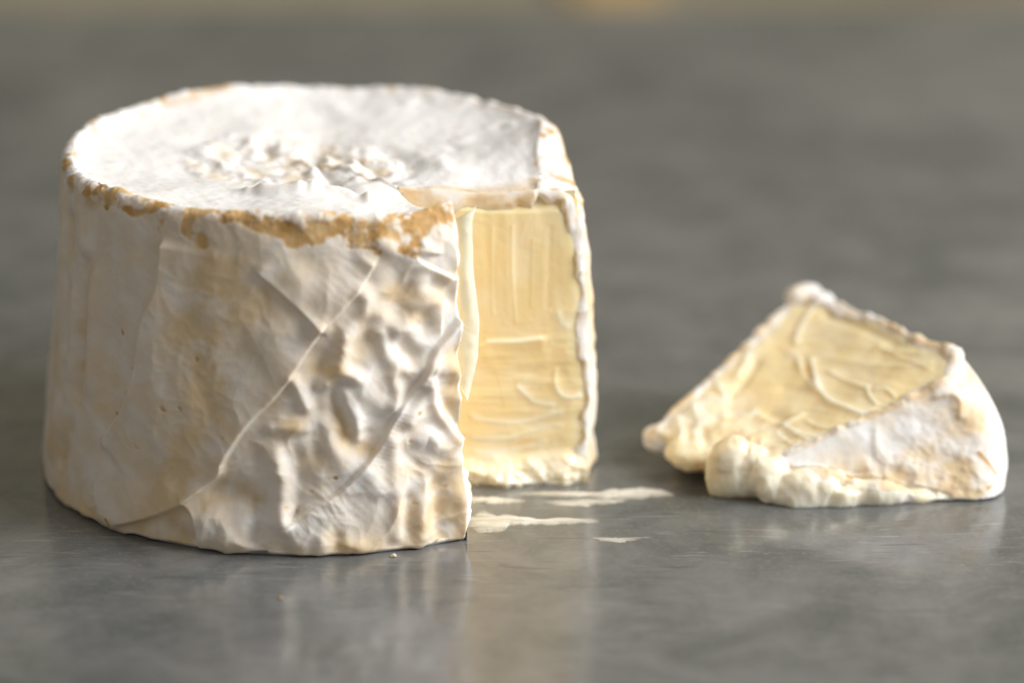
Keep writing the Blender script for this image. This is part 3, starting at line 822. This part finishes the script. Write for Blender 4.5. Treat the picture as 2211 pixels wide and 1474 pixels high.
# scalloped foot
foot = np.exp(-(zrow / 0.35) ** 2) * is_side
disp += foot * 0.06 * fbm(V * np.array([1, 1, 0.2]), 1.6, 2, 12)
# uneven, flaky rim
rimw = np.zeros((1, nrow))
rimw[0, r_arc - 24:r_side] = np.concatenate([np.linspace(0, 1, 24), np.ones(NA)])
rimw[0, r_side:r_side + 20] = np.linspace(1, 0, 20)
disp += rimw * (0.035 * fbm(V, 1.6, 2, 20) + (0.030 - 0.016 * sstep(-150, -120, th)[:, None]) * ridged(V, 2.6, 2, 21) - 0.015)
tan = strokes(V, N, SIDE_TAN) * np.clip(is_side + rimw, 0, 1)
tn = fbm(V, 3.2, 4, 44, 0.6)
tan = np.where(tan > 0.03, tan + (0.95 * tn + 0.45 * ridged(V, 2.3, 2, 48) - 0.50) * sstep(0.03, 0.35, tan), 0)
disp -= 0.022 * np.clip(tan, 0, 1)
# top relief
Nz = np.zeros_like(N)
Nz[..., 2] = 1
topd = 0.7 * strokes(np.concatenate([V[:, :NT, :2], np.full((ncol, NT, 1), 6.35)], -1), Nz[:, :NT], TOP)
Xt, Yt = V[:, :NT, 0], V[:, :NT, 1]
crater = sstep(1.0, 0.85, np.hypot((Xt + 0.35) / 2.55, (Yt - 0.35) / 2.0))
topd = topd + crater * (0.05 * fbm(V[:, :NT], 2.2, 3, 30) + 0.035 * np.maximum(ridged(V[:, :NT], 2.2, 2, 31), 0))
topd += 0.030 * fbm(V[:, :NT], 0.8, 3, 32) + 0.014 * fbm(V[:, :NT], 3.0, 3, 33) + 0.05 * sstep(0.25, 0.6, fbm(V[:, :NT], 1.7, 2, 34)) * sstep(0.1, 0.5, fbm(V[:, :NT], 0.5, 2, 35))
# the fluted fold that stands behind the front rim
fold = np.exp(-((Yt + 2.35 + 0.10 * Xt - 0.1 * np.sin(Xt * 3)) / 0.17) ** 2) * sstep(-1.8, -0.9, Xt) * sstep(1.45, 1.2, Xt)
flute = 1 + 0.16 * np.sin(Xt * 13 + 2 * np.sin(Xt * 5)) + 0.4 * fbm(V[:, :NT], 1.2, 2, 36)
topd += 0.20 * fold * flute
tw = sstep(0, 0.03, tt)[None] * np.ones((ncol, 1))
V = V + N * disp[..., None]
V[:, :NT, 2] += topd * sstep(1.0, 0.9, tt)[None]
V[..., 2] = np.maximum(V[..., 2], 0.004)
V[:, r_bot:, 2] = 0.004

# colour maps of the rind (cream tone, deeper along the hollows; ochre stains)
cream = np.zeros((ncol, nrow))
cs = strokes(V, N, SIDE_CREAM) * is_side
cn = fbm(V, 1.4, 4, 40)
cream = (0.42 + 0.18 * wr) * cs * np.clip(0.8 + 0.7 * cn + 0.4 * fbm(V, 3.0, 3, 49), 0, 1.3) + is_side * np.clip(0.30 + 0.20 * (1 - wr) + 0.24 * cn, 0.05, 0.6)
cream += is_side * back_side * np.clip(0.2 + 0.8 * fbm(V, 1.0, 3, 41), 0, 0.6)
crt = np.zeros((ncol, nrow))
crt[:, :NT] = crater * np.clip(0.25 + 0.9 * fbm(V[:, :NT], 1.7, 3, 42), 0, 0.8) - 0.5 * np.clip(topd, -0.2, 0.2) * 2 * crater  # creamier where the relief of the sunken patch dips
cream += np.clip(crt, 0, 0.6)
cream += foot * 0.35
# flecks of ochre where the mould is rubbed off the rim all the way round
rim_stain = rimw * sstep(0.18, 0.55, fbm(V, 1.5, 4, 45, 0.6) + 0.12 * ridged(V, 3, 2, 46))
tan += rim_stain * np.where((th < -95) | (th > -75), 1.0, 0.4)[:, None] * 0.9
corner = sstep(-360, -368, th)[:, None] * (rimw + np.where(np.arange(nrow) < NT, 1, 0)[None] * sstep(4.0, 4.9, np.hypot(V[..., 0], V[..., 1])))
tan += np.clip(corner, 0, 1) * sstep(-0.15, 0.35, fbm(V, 2.2, 3, 47)) * 0.9
edge_b = sstep(-362, -371, th)[:, None] * np.where(np.arange(nrow) < NT, 1, 0)[None]
cream += edge_b * 0.7
tan = np.clip(tan, 0, 1.2)
cream = np.clip(cream, 0, 1)

# the cut edges of the rind: a thick, ragged lip folded into the cut
def lip(col, direction, out_vec, seed, width, proud, ragged=0.0):
    """extra columns that start on the cut edge `col` and run inward, in the plane of the cut"""
    toprow = np.where(np.arange(nrow) < NT, 1.0, 0.0)
    E = V[col].copy()
    T = np.gradient(E, axis=0)
    T /= np.maximum(np.linalg.norm(T, axis=1, keepdims=True), 1e-9)
    o = np.array(out_vec, float)
    o /= np.linalg.norm(o)
    inw = np.cross(T, o)
    if inw[r_side + 150] @ np.append(APEX - E[r_side + 150, :2], 0) < 0:
        inw = -inw
    k = np.ones(9) / 9
    for a in range(3):
        inw[:, a] = np.convolve(np.pad(inw[:, a], 4, 'edge'), k, 'valid')
    ww = width * (1 + 0.5 * toprow) * np.clip(1 + 0.7 * fbm(E, 0.9, 2, seed) + 0.65 * fbm(E, 2.2, 2, seed + 1), 0.35, 2.2)
    pp = proud * (0.3 + 0.7 * np.clip(1 + 1.2 * fbm(E, 1.6, 2, seed + 2), 0, 2.4)) + ragged * sstep(2.6, 0.9, E[:, 2]) * np.clip(0.5 + 1.3 * fbm(E, 2.2, 2, seed + 3), 0, 1.5)
    # nothing thick at the apex or under the bottom
    fade = np.ones(nrow)
    fade[:25] = np.linspace(0.85, 1, 25)
    fade[r_bot - 10:] = np.linspace(1, 0.1, nrow - r_bot + 10)
    cols, cr, tn_ = [], [], []
    K = 14
    for i in range(1, K + 1):
        f = i / K
        bulge = np.sin(math.pi * min(1, f * 1.15)) ** 0.8 if f * 1.15 < 1 else 0
        jag = 0.5 * fbm(E + 0.15 * i, 1.5, 3, seed + 5)
        c = E + inw * (ww * fade * (f ** 1.0) * (1 + 0.2 * jag))[:, None] + o * (pp * fade * bulge * (1 + jag) - 0.26 * f ** 5)[:, None]
        c[:, 2] = np.maximum(c[:, 2], 0.006)
        cols.append(c)
        q = fbm(c, 2.4, 3, seed + 7)
        inner = sstep(0.30, 0.55, f + 0.5 * fbm(E, 1.7, 2, seed + 9) + toprow * 0.35)
        cr.append(np.clip(0.10 + (0.62 + 0.1 * toprow) * inner + 0.35 * q, 0, 1))
        tn_.append(np.clip(inner * (0.20 + 0.35 * q) * (1 - 0.3 * toprow), 0, 0.5))
    return np.stack(cols), np.stack(cr), np.stack(tn_)

dA = rimxy[0] - APEX
dB = rimxy[-1] - APEX
outA = np.array([-dA[1], dA[0], 0])      # points into the gap
if outA[0] < 0: outA = -outA
outB = np.array([dB[1], -dB[0], 0])
if outB[1] > 0: outB = -outB
LA, crA, tnA = lip(0, -1, outA, 60, 0.26, 0.05, 0.20)
LB, crB, tnB = lip(-1, 1, outB, 70, 0.40, 0.055)
Vw = np.concatenate([LA[::-1], V, LB], 0)
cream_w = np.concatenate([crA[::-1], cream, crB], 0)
tan_w = np.concatenate([tnA[::-1], tan, tnB], 0)

wheel = empty('round_cheese', 'tall white-rinded wheel of soft cheese with a wedge cut out of it', 'cheese')
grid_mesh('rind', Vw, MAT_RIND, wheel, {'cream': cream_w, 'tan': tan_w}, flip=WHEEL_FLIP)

# the soft inside of the wheel, on the two faces of the cut
def cut_face(col, out_vec, nq, nz, relief, seed):
    E = V[col]
    o = np.array(out_vec, float)
    o /= np.linalg.norm(o)
    qd = np.append(rimxy[col] - APEX, 0)
    L = np.linalg.norm(qd)
    qd /= L
    A3 = np.append(APEX, 0)
    q_top = (E[:r_side] - A3) @ qd
    z_top = E[:r_side, 2]
    side_q = (E[r_side:r_bot] - A3) @ qd
    side_z = E[r_side:r_bot, 2]
    u = np.linspace(0, 1, nq)
    v = np.linspace(0, 1, nz)
    U, Z = np.meshgrid(u, v, indexing='ij')
    zt = np.interp(u * L, q_top[:NT], z_top[:NT]) - 0.04
    z = 0.004 + Z * (zt[:, None] - 0.004)
    q = U * (np.interp(z, side_z[::-1], side_q[::-1]) - 0.03)
    P = A3 + q[..., None] * qd + np.stack([0 * z, 0 * z, z], -1)
    Nf = np.broadcast_to(o, P.shape)
    edge = np.minimum(U * 3.0, (1 - U)) * L
    d = relief(P, Nf, q, z) - 0.02 + 0.11 * sstep(-0.15, 0.35, edge) * sstep(0.0, 0.4, zt[:, None] - z)
    wz = sstep(0.22, 0.42, zt[:, None] - z)
    d = wz * np.maximum(d, 0.02) + (1 - wz) * np.minimum(d, -0.05)
    P = P + o * d[..., None]
    P[..., 2] = np.maximum(P[..., 2], 0.006)
    return P, d

def relief_back(P, Nf, q, z):
    d = 0.55 * strokes(P, Nf, CUT)
    d += 0.020 * fbm(P * np.array([1, 1, 0.12]), 2.2, 2, 80) * sstep(3.2, 4.2, z)
    d += 0.030 * fbm(P * np.array([0.4, 1, 1.6]), 1.5, 3, 81) * sstep(4.0, 2.5, z)
    d += 0.03 * fbm(P, 0.7, 2, 82)
    low = sstep(0.75, 0.1, z)
    d += low * (0.14 + 0.12 * fbm(P, 2.0, 3, 83) + 0.10 * np.maximum(ridged(P, 1.8, 2, 84), 0))
    return d

def relief_front(P, Nf, q, z):
    return 0.03 * fbm(P * np.array([1, 1, 0.3]), 1.5, 3, 86) + sstep(0.5, 0.0, z) * 0.1

Pb, db = cut_face(-1, outB, 230, 330, relief_back, 0)
Pa, da = cut_face(0, outA, 90, 140, relief_front, 0)
hb = 0.75 * strokes(Pb, np.broadcast_to(outB / np.linalg.norm(outB), Pb.shape), [k for k in CUT if k[0] != 's'])
pale_b = np.clip(0.10 + 0.8 * sstep(0.9, 0.1, Pb[..., 2]) + 0.3 * fbm(Pb, 1.2, 3, 88) + 0.65 * sstep(0.004, 0.035, hb), 0, 1)
pale_a = np.clip(0.4 + 0.4 * fbm(Pa, 1.2, 3, 88), 0, 1)
fb = grid_faces(Pb.shape[0], Pb.shape[1], 0)
fa = grid_faces(Pa.shape[0], Pa.shape[1], Pb.shape[0] * Pb.shape[1], flip=True)
raw_mesh('paste', np.concatenate([Pb.reshape(-1, 3), Pa.reshape(-1, 3)]), np.concatenate([fb, fa]), MAT_PASTE, wheel,
         {'pale': np.concatenate([pale_b.ravel(), pale_a.ravel()])})

# a thin curl of paste left standing along the front edge of the cut
def sheet(name, Lp, Rp, mat, parent, n=70, m=9, thick=0.022, seed=0, attrs=None):
    Lp, Rp = np.array(Lp, float), np.array(Rp, float)
    u = np.linspace(0, 1, n)
    def spl(Q):
        s = np.linspace(0, 1, len(Q))
        R = np.stack([np.interp(u, s, Q[:, a]) for a in range(3)], -1)
        k = np.array([1, 2, 3, 4, 3, 2, 1]) / 16.0
        for a in range(3):
            R[:, a] = np.convolve(np.pad(R[:, a], 3, 'edge'), k, 'valid')
        return R
    a, b = spl(Lp), spl(Rp)
    w = np.linspace(0, 1, m)
    G = a[:, None] * (1 - w)[None, :, None] + b[:, None] * w[None, :, None]
    n_ = grid_normals(G)
    G = G + n_ * (0.03 * fbm(G, 2.5, 2, seed + 3) + 0.05 * np.sin(w * math.pi)[None])[..., None]
    th_ = thick * np.sqrt(np.clip(np.sin(math.pi * np.clip(w, 0.02, 0.98)), 0, 1))[None] * np.ones((n, 1)) + 0.003
    A = G + n_ * th_[..., None]
    B = G - n_ * th_[..., None]
    f1 = grid_faces(n, m, 0)
    f2 = grid_faces(n, m, n * m, flip=True)
    side = []
    off = n * m
    for i in range(n - 1):
        for j in (0, m - 1):
            p, q = i * m + j, (i + 1) * m + j
            side.append([p, q, q + off, p + off] if j else [p, p + off, q + off, q])
    for j in range(m - 1):
        for i in (0, n - 1):
            p, q = i * m + j, i * m + j + 1
            side.append([p, q, q + off, p + off])
    at = {k: np.full(2 * n * m, v) for k, v in (attrs or {'pale': 0.75}).items()}
    return raw_mesh(name, np.concatenate([A.reshape(-1, 3), B.reshape(-1, 3)]), np.concatenate([f1, f2, np.array(side)]), mat, parent, at)

sheet('paste_curl', [(2.99, -4.25, 6.64), (2.99, -4.25, 6.16), (3.05, -4.25, 5.39), (3.07, -4.25, 4.61), (3.04, -4.25, 3.83), (3.02, -4.25, 3.14)],
      [(3.39, -4.15, 6.85), (3.3, -4.15, 6.52), (3.34, -4.15, 5.36), (3.45, -4.15, 4.48), (3.42, -4.15, 3.7), (3.19, -4.15, 2.71)], MAT_PASTE, wheel, seed=90)


# ------------------------------------------------------------------ the cut wedge lying on its side
Cup, Clow = np.array([9.45, -2.35, 0.85]), np.array([9.35, -2.65, 0.02])
Dup, Dlow = np.array([7.05, -0.25, 0.75]), np.array([7.25, -0.15, 0.22])
Bp, Ap = np.array([13.55, -1.25, 2.30]), np.array([10.5, 3.55, 2.80])
Ep, Fp = np.array([14.62, -2.50, 0.02]), np.array([11.9, 3.2, 0.02])

def wpos(rho, phi, zeta):
    rho, phi, zeta = (np.asarray(a, float)[..., None] for a in (rho, phi, zeta))
    zeta = zeta + (1 - zeta) * 0.10 * np.clip((rho - 0.84) / 0.16, 0, 1) ** 2       # rounded edge of the wheel
    low = Clow * (1 - zeta) + Dlow * zeta
    up = Cup * (1 - zeta) + Dup * zeta
    apex = low * (1 - phi) + up * phi
    ol = Ep * (1 - zeta) + Fp * zeta
    ou = Bp * (1 - zeta) + Ap * zeta + np.array([0.20, 0.05, 0.28]) * np.exp(-((zeta - 0.16) / 0.15) ** 2) + np.array([0.08, 0, 0.20]) * np.exp(-((zeta - 0.48) / 0.22) ** 2)
    out = ol * (1 - phi) + ou * phi
    d = out - apex
    d = d / np.maximum(np.linalg.norm(d, axis=-1, keepdims=True), 1e-9)
    out = out + d * 0.42 * 4 * phi * (1 - phi)
    return apex + rho * (out - apex)

# one closed body: the deformed wedge, with soft lumps of paste and folds of rind melted into it
def box_surface(nr, nf, nz):
    idx, verts, par = {}, [], []
    def vid(a, b, c):
        k = (a, b, c)
        if k not in idx:
            idx[k] = len(verts)
            t = (a / nr, b / nf, c / nz)
            par.append(t)
            verts.append(t)
        return idx[k]
    F = []
    for c in (0, nz):
        for a in range(nr):
            for b in range(nf):
                q = [vid(a, b, c), vid(a + 1, b, c), vid(a + 1, b + 1, c), vid(a, b + 1, c)]
                F.append(q if c else q[::-1])
    for b in (0, nf):
        for a in range(nr):
            for c in range(nz):
                q = [vid(a, b, c), vid(a + 1, b, c), vid(a + 1, b, c + 1), vid(a, b, c + 1)]
                F.append(q[::-1] if b else q)
    for a in (0, nr):
        for b in range(nf):
            for c in range(nz):
                q = [vid(a, b, c), vid(a, b + 1, c), vid(a, b + 1, c + 1), vid(a, b, c + 1)]
                F.append(q if a else q[::-1])
    return np.array(par), np.array(F)

def sphere_surface(n=28):
    m = n // 2
    V_, F_ = [(0, 0, 1.0)], []
    for j in range(1, m):
        for i in range(n):
            a, b = 2 * math.pi * i / n, math.pi * j / m
            V_.append((math.sin(b) * math.cos(a), math.sin(b) * math.sin(a), math.cos(b)))
    V_.append((0, 0, -1.0))
    for i in range(n):
        k = (i + 1) % n
        F_.append((0, 1 + i, 1 + k))
        for j in range(m - 2):
            o_ = 1 + j * n
            F_.append((o_ + i, o_ + n + i, o_ + n + k, o_ + k))
        o_ = 1 + (m - 2) * n
        F_.append((len(V_) - 1, o_ + k, o_ + i))
    return np.array(V_), F_

wo = np.cross(Bp - Cup, Dup - Cup)
wo /= np.linalg.norm(wo)
if wo[2] < 0:
    wo = -wo
wn = np.cross(Bp - Clow, Ep - Clow)
wn /= np.linalg.norm(wn)
if wn[1] > 0:
    wn = -wn
par, F0 = box_surface(26, 14, 24)
P0 = wpos(par[:, 0], par[:, 1], par[:, 2])
# the cut face is scooped, the near rind face a little hollow
P0 = P0 - wo * (0.16 * (par[:, 1] == 1) * np.sin(math.pi * par[:, 0]) * np.sin(math.pi * par[:, 2]))[:, None]
P0 = P0 - wn * (0.07 * (par[:, 2] == 0) * np.sin(math.pi * par[:, 0]) * np.sin(math.pi * par[:, 1]))[:, None]
PASTE_LUMPS = [((8.66, -1.98, 0.50), (0.52, 0.44, 0.80)), ((9.05, -2.02, 0.40), (0.52, 0.42, 0.70)), ((9.45, -2.30, 0.40), (0.45, 0.38, 0.52)),
               ((8.05, -1.05, 0.50), (0.75, 0.55, 0.34)), ((10.2, -2.50, 0.24), (0.95, 0.36, 0.46)), ((11.2, -2.56, 0.16), (1.2, 0.30, 0.34)), ((12.2, -2.46, 0.08), (0.9, 0.24, 0.18))]
RIND_LUMPS = [((10.50, 3.30, 2.58), (0.46, 0.38, 0.26)), ((10.85, 2.95, 2.62), (0.26, 0.26, 0.18)), ((7.30, -0.12, 0.50), (0.42, 0.34, 0.26)), ((7.6, 0.22, 0.66), (0.28, 0.30, 0.24)),
              ((13.35, -0.40, 2.50), (0.24, 0.30, 0.16))]
vv = [P0]
ff = [tuple(q) for q in F0]
off = len(P0)
SV, SF = sphere_surface()
for c_, r_ in PASTE_LUMPS + RIND_LUMPS:
    vv.append(np.array(c_) + SV * np.array(r_))
    ff += [tuple(k + off for k in q) for q in SF]
    off += len(SV)
tmp = bpy.data.meshes.new('wedge_body')
tmp.from_pydata([tuple(p) for p in (np.concatenate(vv) * CM)], [], ff)
tob = bpy.data.objects.new('wedge_body', tmp)
scene.collection.objects.link(tob)
md = tob.modifiers.new('remesh', 'REMESH')
md.mode = 'VOXEL'
md.voxel_size = 0.034 * CM
sm = tob.modifiers.new('smooth', 'SMOOTH')
sm.factor = 0.5
sm.iterations = 14
dg = bpy.context.evaluated_depsgraph_get()
me = tob.evaluated_get(dg).to_mesh()
nv_, nf_ = len(me.vertices), len(me.polygons)
PV = np.zeros(nv_ * 3)
me.vertices.foreach_get('co', PV)
PV = PV.reshape(-1, 3) / CM
NV = np.zeros(nv_ * 3)
me.vertices.foreach_get('normal', NV)
NV = NV.reshape(-1, 3)
PF = np.zeros(len(me.loops), int)
me.loops.foreach_get('vertex_index', PF)
PF = PF.reshape(-1, 4)
tob.evaluated_get(dg).to_mesh_clear()
bpy.data.objects.remove(tob)
bpy.data.meshes.remove(tmp)
# where on the wedge each vertex lies: along the radius, across the cut, along the height of the wheel
from mathutils.kdtree import KDTree
kpar, _ = box_surface(70, 40, 70)
kpos = wpos(kpar[:, 0], kpar[:, 1], kpar[:, 2])
kd = KDTree(len(kpos))
for i_, p_ in enumerate(kpos):
    kd.insert(p_, i_)
kd.balance()
ci = np.array([kd.find(p_)[1] for p_ in PV])
cr_, cf_, cz_ = kpar[ci].T
def in_lumps(Ls, grow):
    m_ = np.zeros(nv_)
    for c_, r_ in Ls:
        q_ = np.sqrt((((PV - np.array(c_)) / (np.array(r_) * grow)) ** 2).sum(1))
        m_ = np.maximum(m_, sstep(1.25, 0.95, q_))
    return m_
mp_ = in_lumps(PASTE_LUMPS, 1.0)
mr_ = in_lumps(RIND_LUMPS, 1.0)
up_ = NV @ wo
n_edge = 0.55 * fbm(PV, 1.3, 2, 120) + 0.30 * fbm(PV, 3.0, 2, 121)
Lz = 5.0
d_near, d_far, d_side = cz_ * Lz, (1 - cz_) * Lz, (1 - cr_) * 4.6
rim_d = np.minimum(np.minimum(d_near / 0.13, d_far / 0.28), d_side / 0.20)      # < 1 : inside the rind's own thickness
torn = sstep(0.72, 0.30, cr_) * sstep(0.62, 0.25, cf_) * (cz_ < 0.08) * sstep(0.2, 0.0, up_ - 0.6)
field = 1.0 + 0.9 * n_edge - rim_d + 1.5 * mr_ - 2.2 * mp_ * (1 - 0.75 * sstep(9.8, 10.6, PV[:, 0]) * sstep(-0.1, 0.25, fbm(PV, 1.4, 3, 143))) - 1.6 * sstep(0.25, 0.75, torn + 0.4 * n_edge)
field = field - 3 * sstep(0.10, 0.0, cr_) * (cz_ > 0.03) * (cz_ < 0.85)
is_rind = field > 0
# relief
topf = sstep(0.45, 0.8, up_)
d = 0.85 * strokes(PV, NV, WTOP) * sstep(0.1, 0.5, up_) * (~is_rind)
hs_ = d.copy()
d += strokes(PV, NV, WNEAR) * (cz_ < 0.08) * 0.55
comb = fbm(np.stack([(PV @ np.array([0.42, 0.55, 0.72])) * 4.0, (PV @ np.array([0.85, -0.5, -0.1])) * 0.3, 0 * PV[:, 0]], -1), 1.0, 2, 134)
d += topf * (~is_rind) * 0.012 * comb
d += 0.03 * fbm(PV, 0.7, 2, 130) + 0.012 * fbm(PV, 2.4, 2, 131)
pt = sstep(0.40, 0.10, cr_) * (~is_rind)
d += pt * (0.06 * fbm(PV, 1.5, 3, 132) + 0.03 * ridged(PV * np.array([1.2, 1.2, 0.35]), 1.4, 1, 133))
# the cut rind stands a little proud of the paste, and is lumpy
prd = sstep(-0.25, 0.55, field) * topf
d += prd * (0.035 + 0.07 * np.clip(fbm(PV, 2.3, 3, 135), -0.3, 1))
d += torn * (0.06 * fbm(PV, 1.5, 2, 136) + 0.05 * np.maximum(ridged(PV * np.array([1, 1, 0.45]), 1.5, 2, 137), -0.3))
footw = mp_ * sstep(9.5, 9.9, PV[:, 0]) * sstep(-2.1, -2.4, PV[:, 1])
d += footw * (0.07 * fbm(PV * np.array([1, 0.6, 0.22]), 1.2, 2, 141))
d += (1 - footw) * mp_ * (PV[:, 2] < 0.6) * (PV[:, 1] < -2.3) * 0.05 * fbm(PV, 1.6, 2, 138)
PV = PV + NV * d[:, None]
PV[:, 2] = np.maximum(PV[:, 2], 0.005)
q_ = fbm(PV, 1.5, 3, 110)
cream_ = np.clip(0.05 + 0.35 * q_, 0, 0.4) + prd * np.clip(0.65 + 0.6 * q_, 0, 1) + 0.30 * torn - 0.35 * mr_
tan_ = (1 - 0.8 * mr_) * prd * np.clip(0.10 + 0.30 * fbm(PV, 2.2, 3, 111), 0, 0.5)
tan_ = tan_ + np.clip(strokes(PV, NV, WTAN), 0, 1.1)
cream_ = cream_ + strokes(PV, NV, WCREAM) * (0.45 + 0.5 * q_)
pale_ = np.clip(0.16 + 0.3 * q_ + 0.3 * pt + 0.8 * sstep(0.012, 0.06, hs_) + 0.6 * torn + 0.5 * mp_ * (PV[:, 1] < -2.35), 0, 1)

wedge = empty('cheese_wedge', 'cut wedge of soft cheese lying on its side, apart from the wheel', 'cheese')
fr = is_rind[PF].sum(1) >= 2
for nm, sel, mat_, at_ in (('rind', fr, MAT_RIND, {'cream': np.clip(cream_, 0, 1), 'tan': np.clip(tan_, 0, 1.2)}), ('paste', ~fr, MAT_PASTE, {'pale': pale_})):
    f_ = PF[sel]
    u_, inv = np.unique(f_.ravel(), return_inverse=True)
    raw_mesh(nm, PV[u_], inv.reshape(-1, 4), mat_, wedge, {k_: v_[u_] for k_, v_ in at_.items()})

# ------------------------------------------------------------------ smears of cheese on the table
def smear(label, line, widths, thick, seed, n=160, m=30, dense=0.8):
    line = np.array(line, float)
    u = np.linspace(0, 1, n)
    s = np.linspace(0, 1, len(line))
    c = np.stack([np.interp(u, s, line[:, 0]), np.interp(u, s, line[:, 1])], -1)
    w = 1.5 * np.interp(u, np.linspace(0, 1, len(widths)), widths)
    t = np.gradient(c, axis=0)
    t /= np.linalg.norm(t, axis=1, keepdims=True)
    nrm = np.stack([-t[:, 1], t[:, 0]], -1)
    v = np.linspace(-1, 1, m)
    up = 1 + 0.45 * fbm(np.stack([u * 9, 0 * u, 0 * u + seed], -1), 1, 3, seed)
    dn = 1 + 0.45 * fbm(np.stack([u * 9, 0 * u + 7, 0 * u + seed], -1), 1, 3, seed + 1)
    off = np.where(v[None] > 0, up[:, None], dn[:, None]) * v[None] * w[:, None]
    XY = c[:, None] + nrm[:, None] * off[..., None]
    P3 = np.concatenate([XY, np.zeros((n, m, 1))], -1)
    prof = np.clip(1 - np.abs(v) ** 2.2, 0, 1)[None] * np.clip(np.sin(math.pi * np.clip(u, 0, 1)), 0, 1)[:, None] ** 0.4
    streak = 0.75 + 0.6 * fbm(np.stack([XY[..., 0] * 0.7, XY[..., 1] * 7, 0 * XY[..., 0] + seed], -1), 1, 3, seed + 2)
    P3[..., 2] = 0.001 + 1.5 * thick * prof * np.clip(streak, 0.08, 1.6)
    cov = np.clip((1 - np.abs(v) ** 3)[None] * np.clip(np.sin(math.pi * u), 0, 1)[:, None] ** 0.5 * dense, 0, 1)
    bot = P3.copy()
    bot[..., 2] = 0.0003
    f1 = grid_faces(n, m, 0)
    f2 = grid_faces(n, m, n * m, flip=True)
    o = raw_mesh('cheese_smear', np.concatenate([P3.reshape(-1, 3), bot.reshape(-1, 3)]), np.concatenate([f1, f2]), MAT_SMEAR, None, {'cover': np.concatenate([cov.ravel(), cov.ravel()])})
    tag(o, label, 'cheese smear', 'smears of cheese on the table')
    return o

smear('long pale smear of cheese on the metal between wheel and wedge', [(4.1, -2.05), (5.2, -2.15), (6.2, -2.1), (7.0, -2.0), (7.55, -2.1)], [0.05, 0.16, 0.12, 0.26, 0.22, 0.02], 0.06, 200)
smear('broad white smear of cheese against the front corner of the wheel', [(3.1, -3.75), (4.0, -3.70), (4.8, -3.75), (5.9, -3.62)], [0.35, 0.42, 0.25, 0.07, 0.13, 0.10], 0.05, 210)
smear('short pale smear of cheese in the mouth of the cut', [(3.0, -2.35), (3.7, -2.45), (4.4, -2.5)], [0.12, 0.16, 0.02], 0.04, 220)
smear('flat second streak alongside the long cheese smear', [(4.7, -2.55), (5.3, -2.62), (6.0, -2.55), (6.6, -2.42)], [0.03, 0.14, 0.12, 0.02], 0.035, 230, dense=0.6)
smear('faint thin streak of cheese alone on the bare metal', [(5.7, -4.65), (6.2, -4.78), (6.9, -4.62)], [0.02, 0.12, 0.02], 0.02, 240, dense=0.45)

# ------------------------------------------------------------------ invented post for an unidentified golden blur, below the table's edge
floor = box('floor', (-160, -150, -64), (180, 66, -60), MAT_WALL)
floor['kind'] = 'structure'
post = box('stand_in_post', (6.2, 65.6, -60), (9.4, 65.99, -3), MAT_WOOD, bevel=0.3)
tag(post, 'golden post standing in for an unidentified golden blur behind the table', 'stand-in post')

# ------------------------------------------------------------------ crumbs
def crumb(label, x, y, r_, seed, mat, at):
    n_, m_ = 16, 9
    u_ = np.linspace(0, 2 * math.pi, n_)
    w_ = np.linspace(0.001, math.pi - 0.001, m_)
    U_, W_ = np.meshgrid(u_, w_, indexing='ij')
    S_ = np.stack([np.sin(W_) * np.cos(U_), np.sin(W_) * np.sin(U_), np.cos(W_)], -1)
    Q_ = S_ * r_ * np.array([1.3, 0.9, 0.6]) * (1 + 0.5 * fbm(S_ * 1.0 + seed, 1.1, 2, seed))[..., None]
    Q_[-1] = Q_[0]
    Q_ = Q_ + np.array([x, y, r_ * 0.5])
    Q_[..., 2] = np.maximum(Q_[..., 2], 0.0008)
    o_ = grid_mesh('cheese_crumb', Q_, mat, None, {k: np.full(Q_.shape[:2], v) for k, v in at.items()})
    tag(o_, label, 'crumb', 'crumbs on the table')
crumb('tiny orange crumb alone on the metal in front of the wheel', -0.42, -8.0, 0.035, 301, MAT_RIND, {'cream': 1.0, 'tan': 1.1})
crumb('tiny pale crumb against the foot of the wheel', 1.72, -5.72, 0.05, 302, MAT_RIND, {'cream': 0.8, 'tan': 0.15})
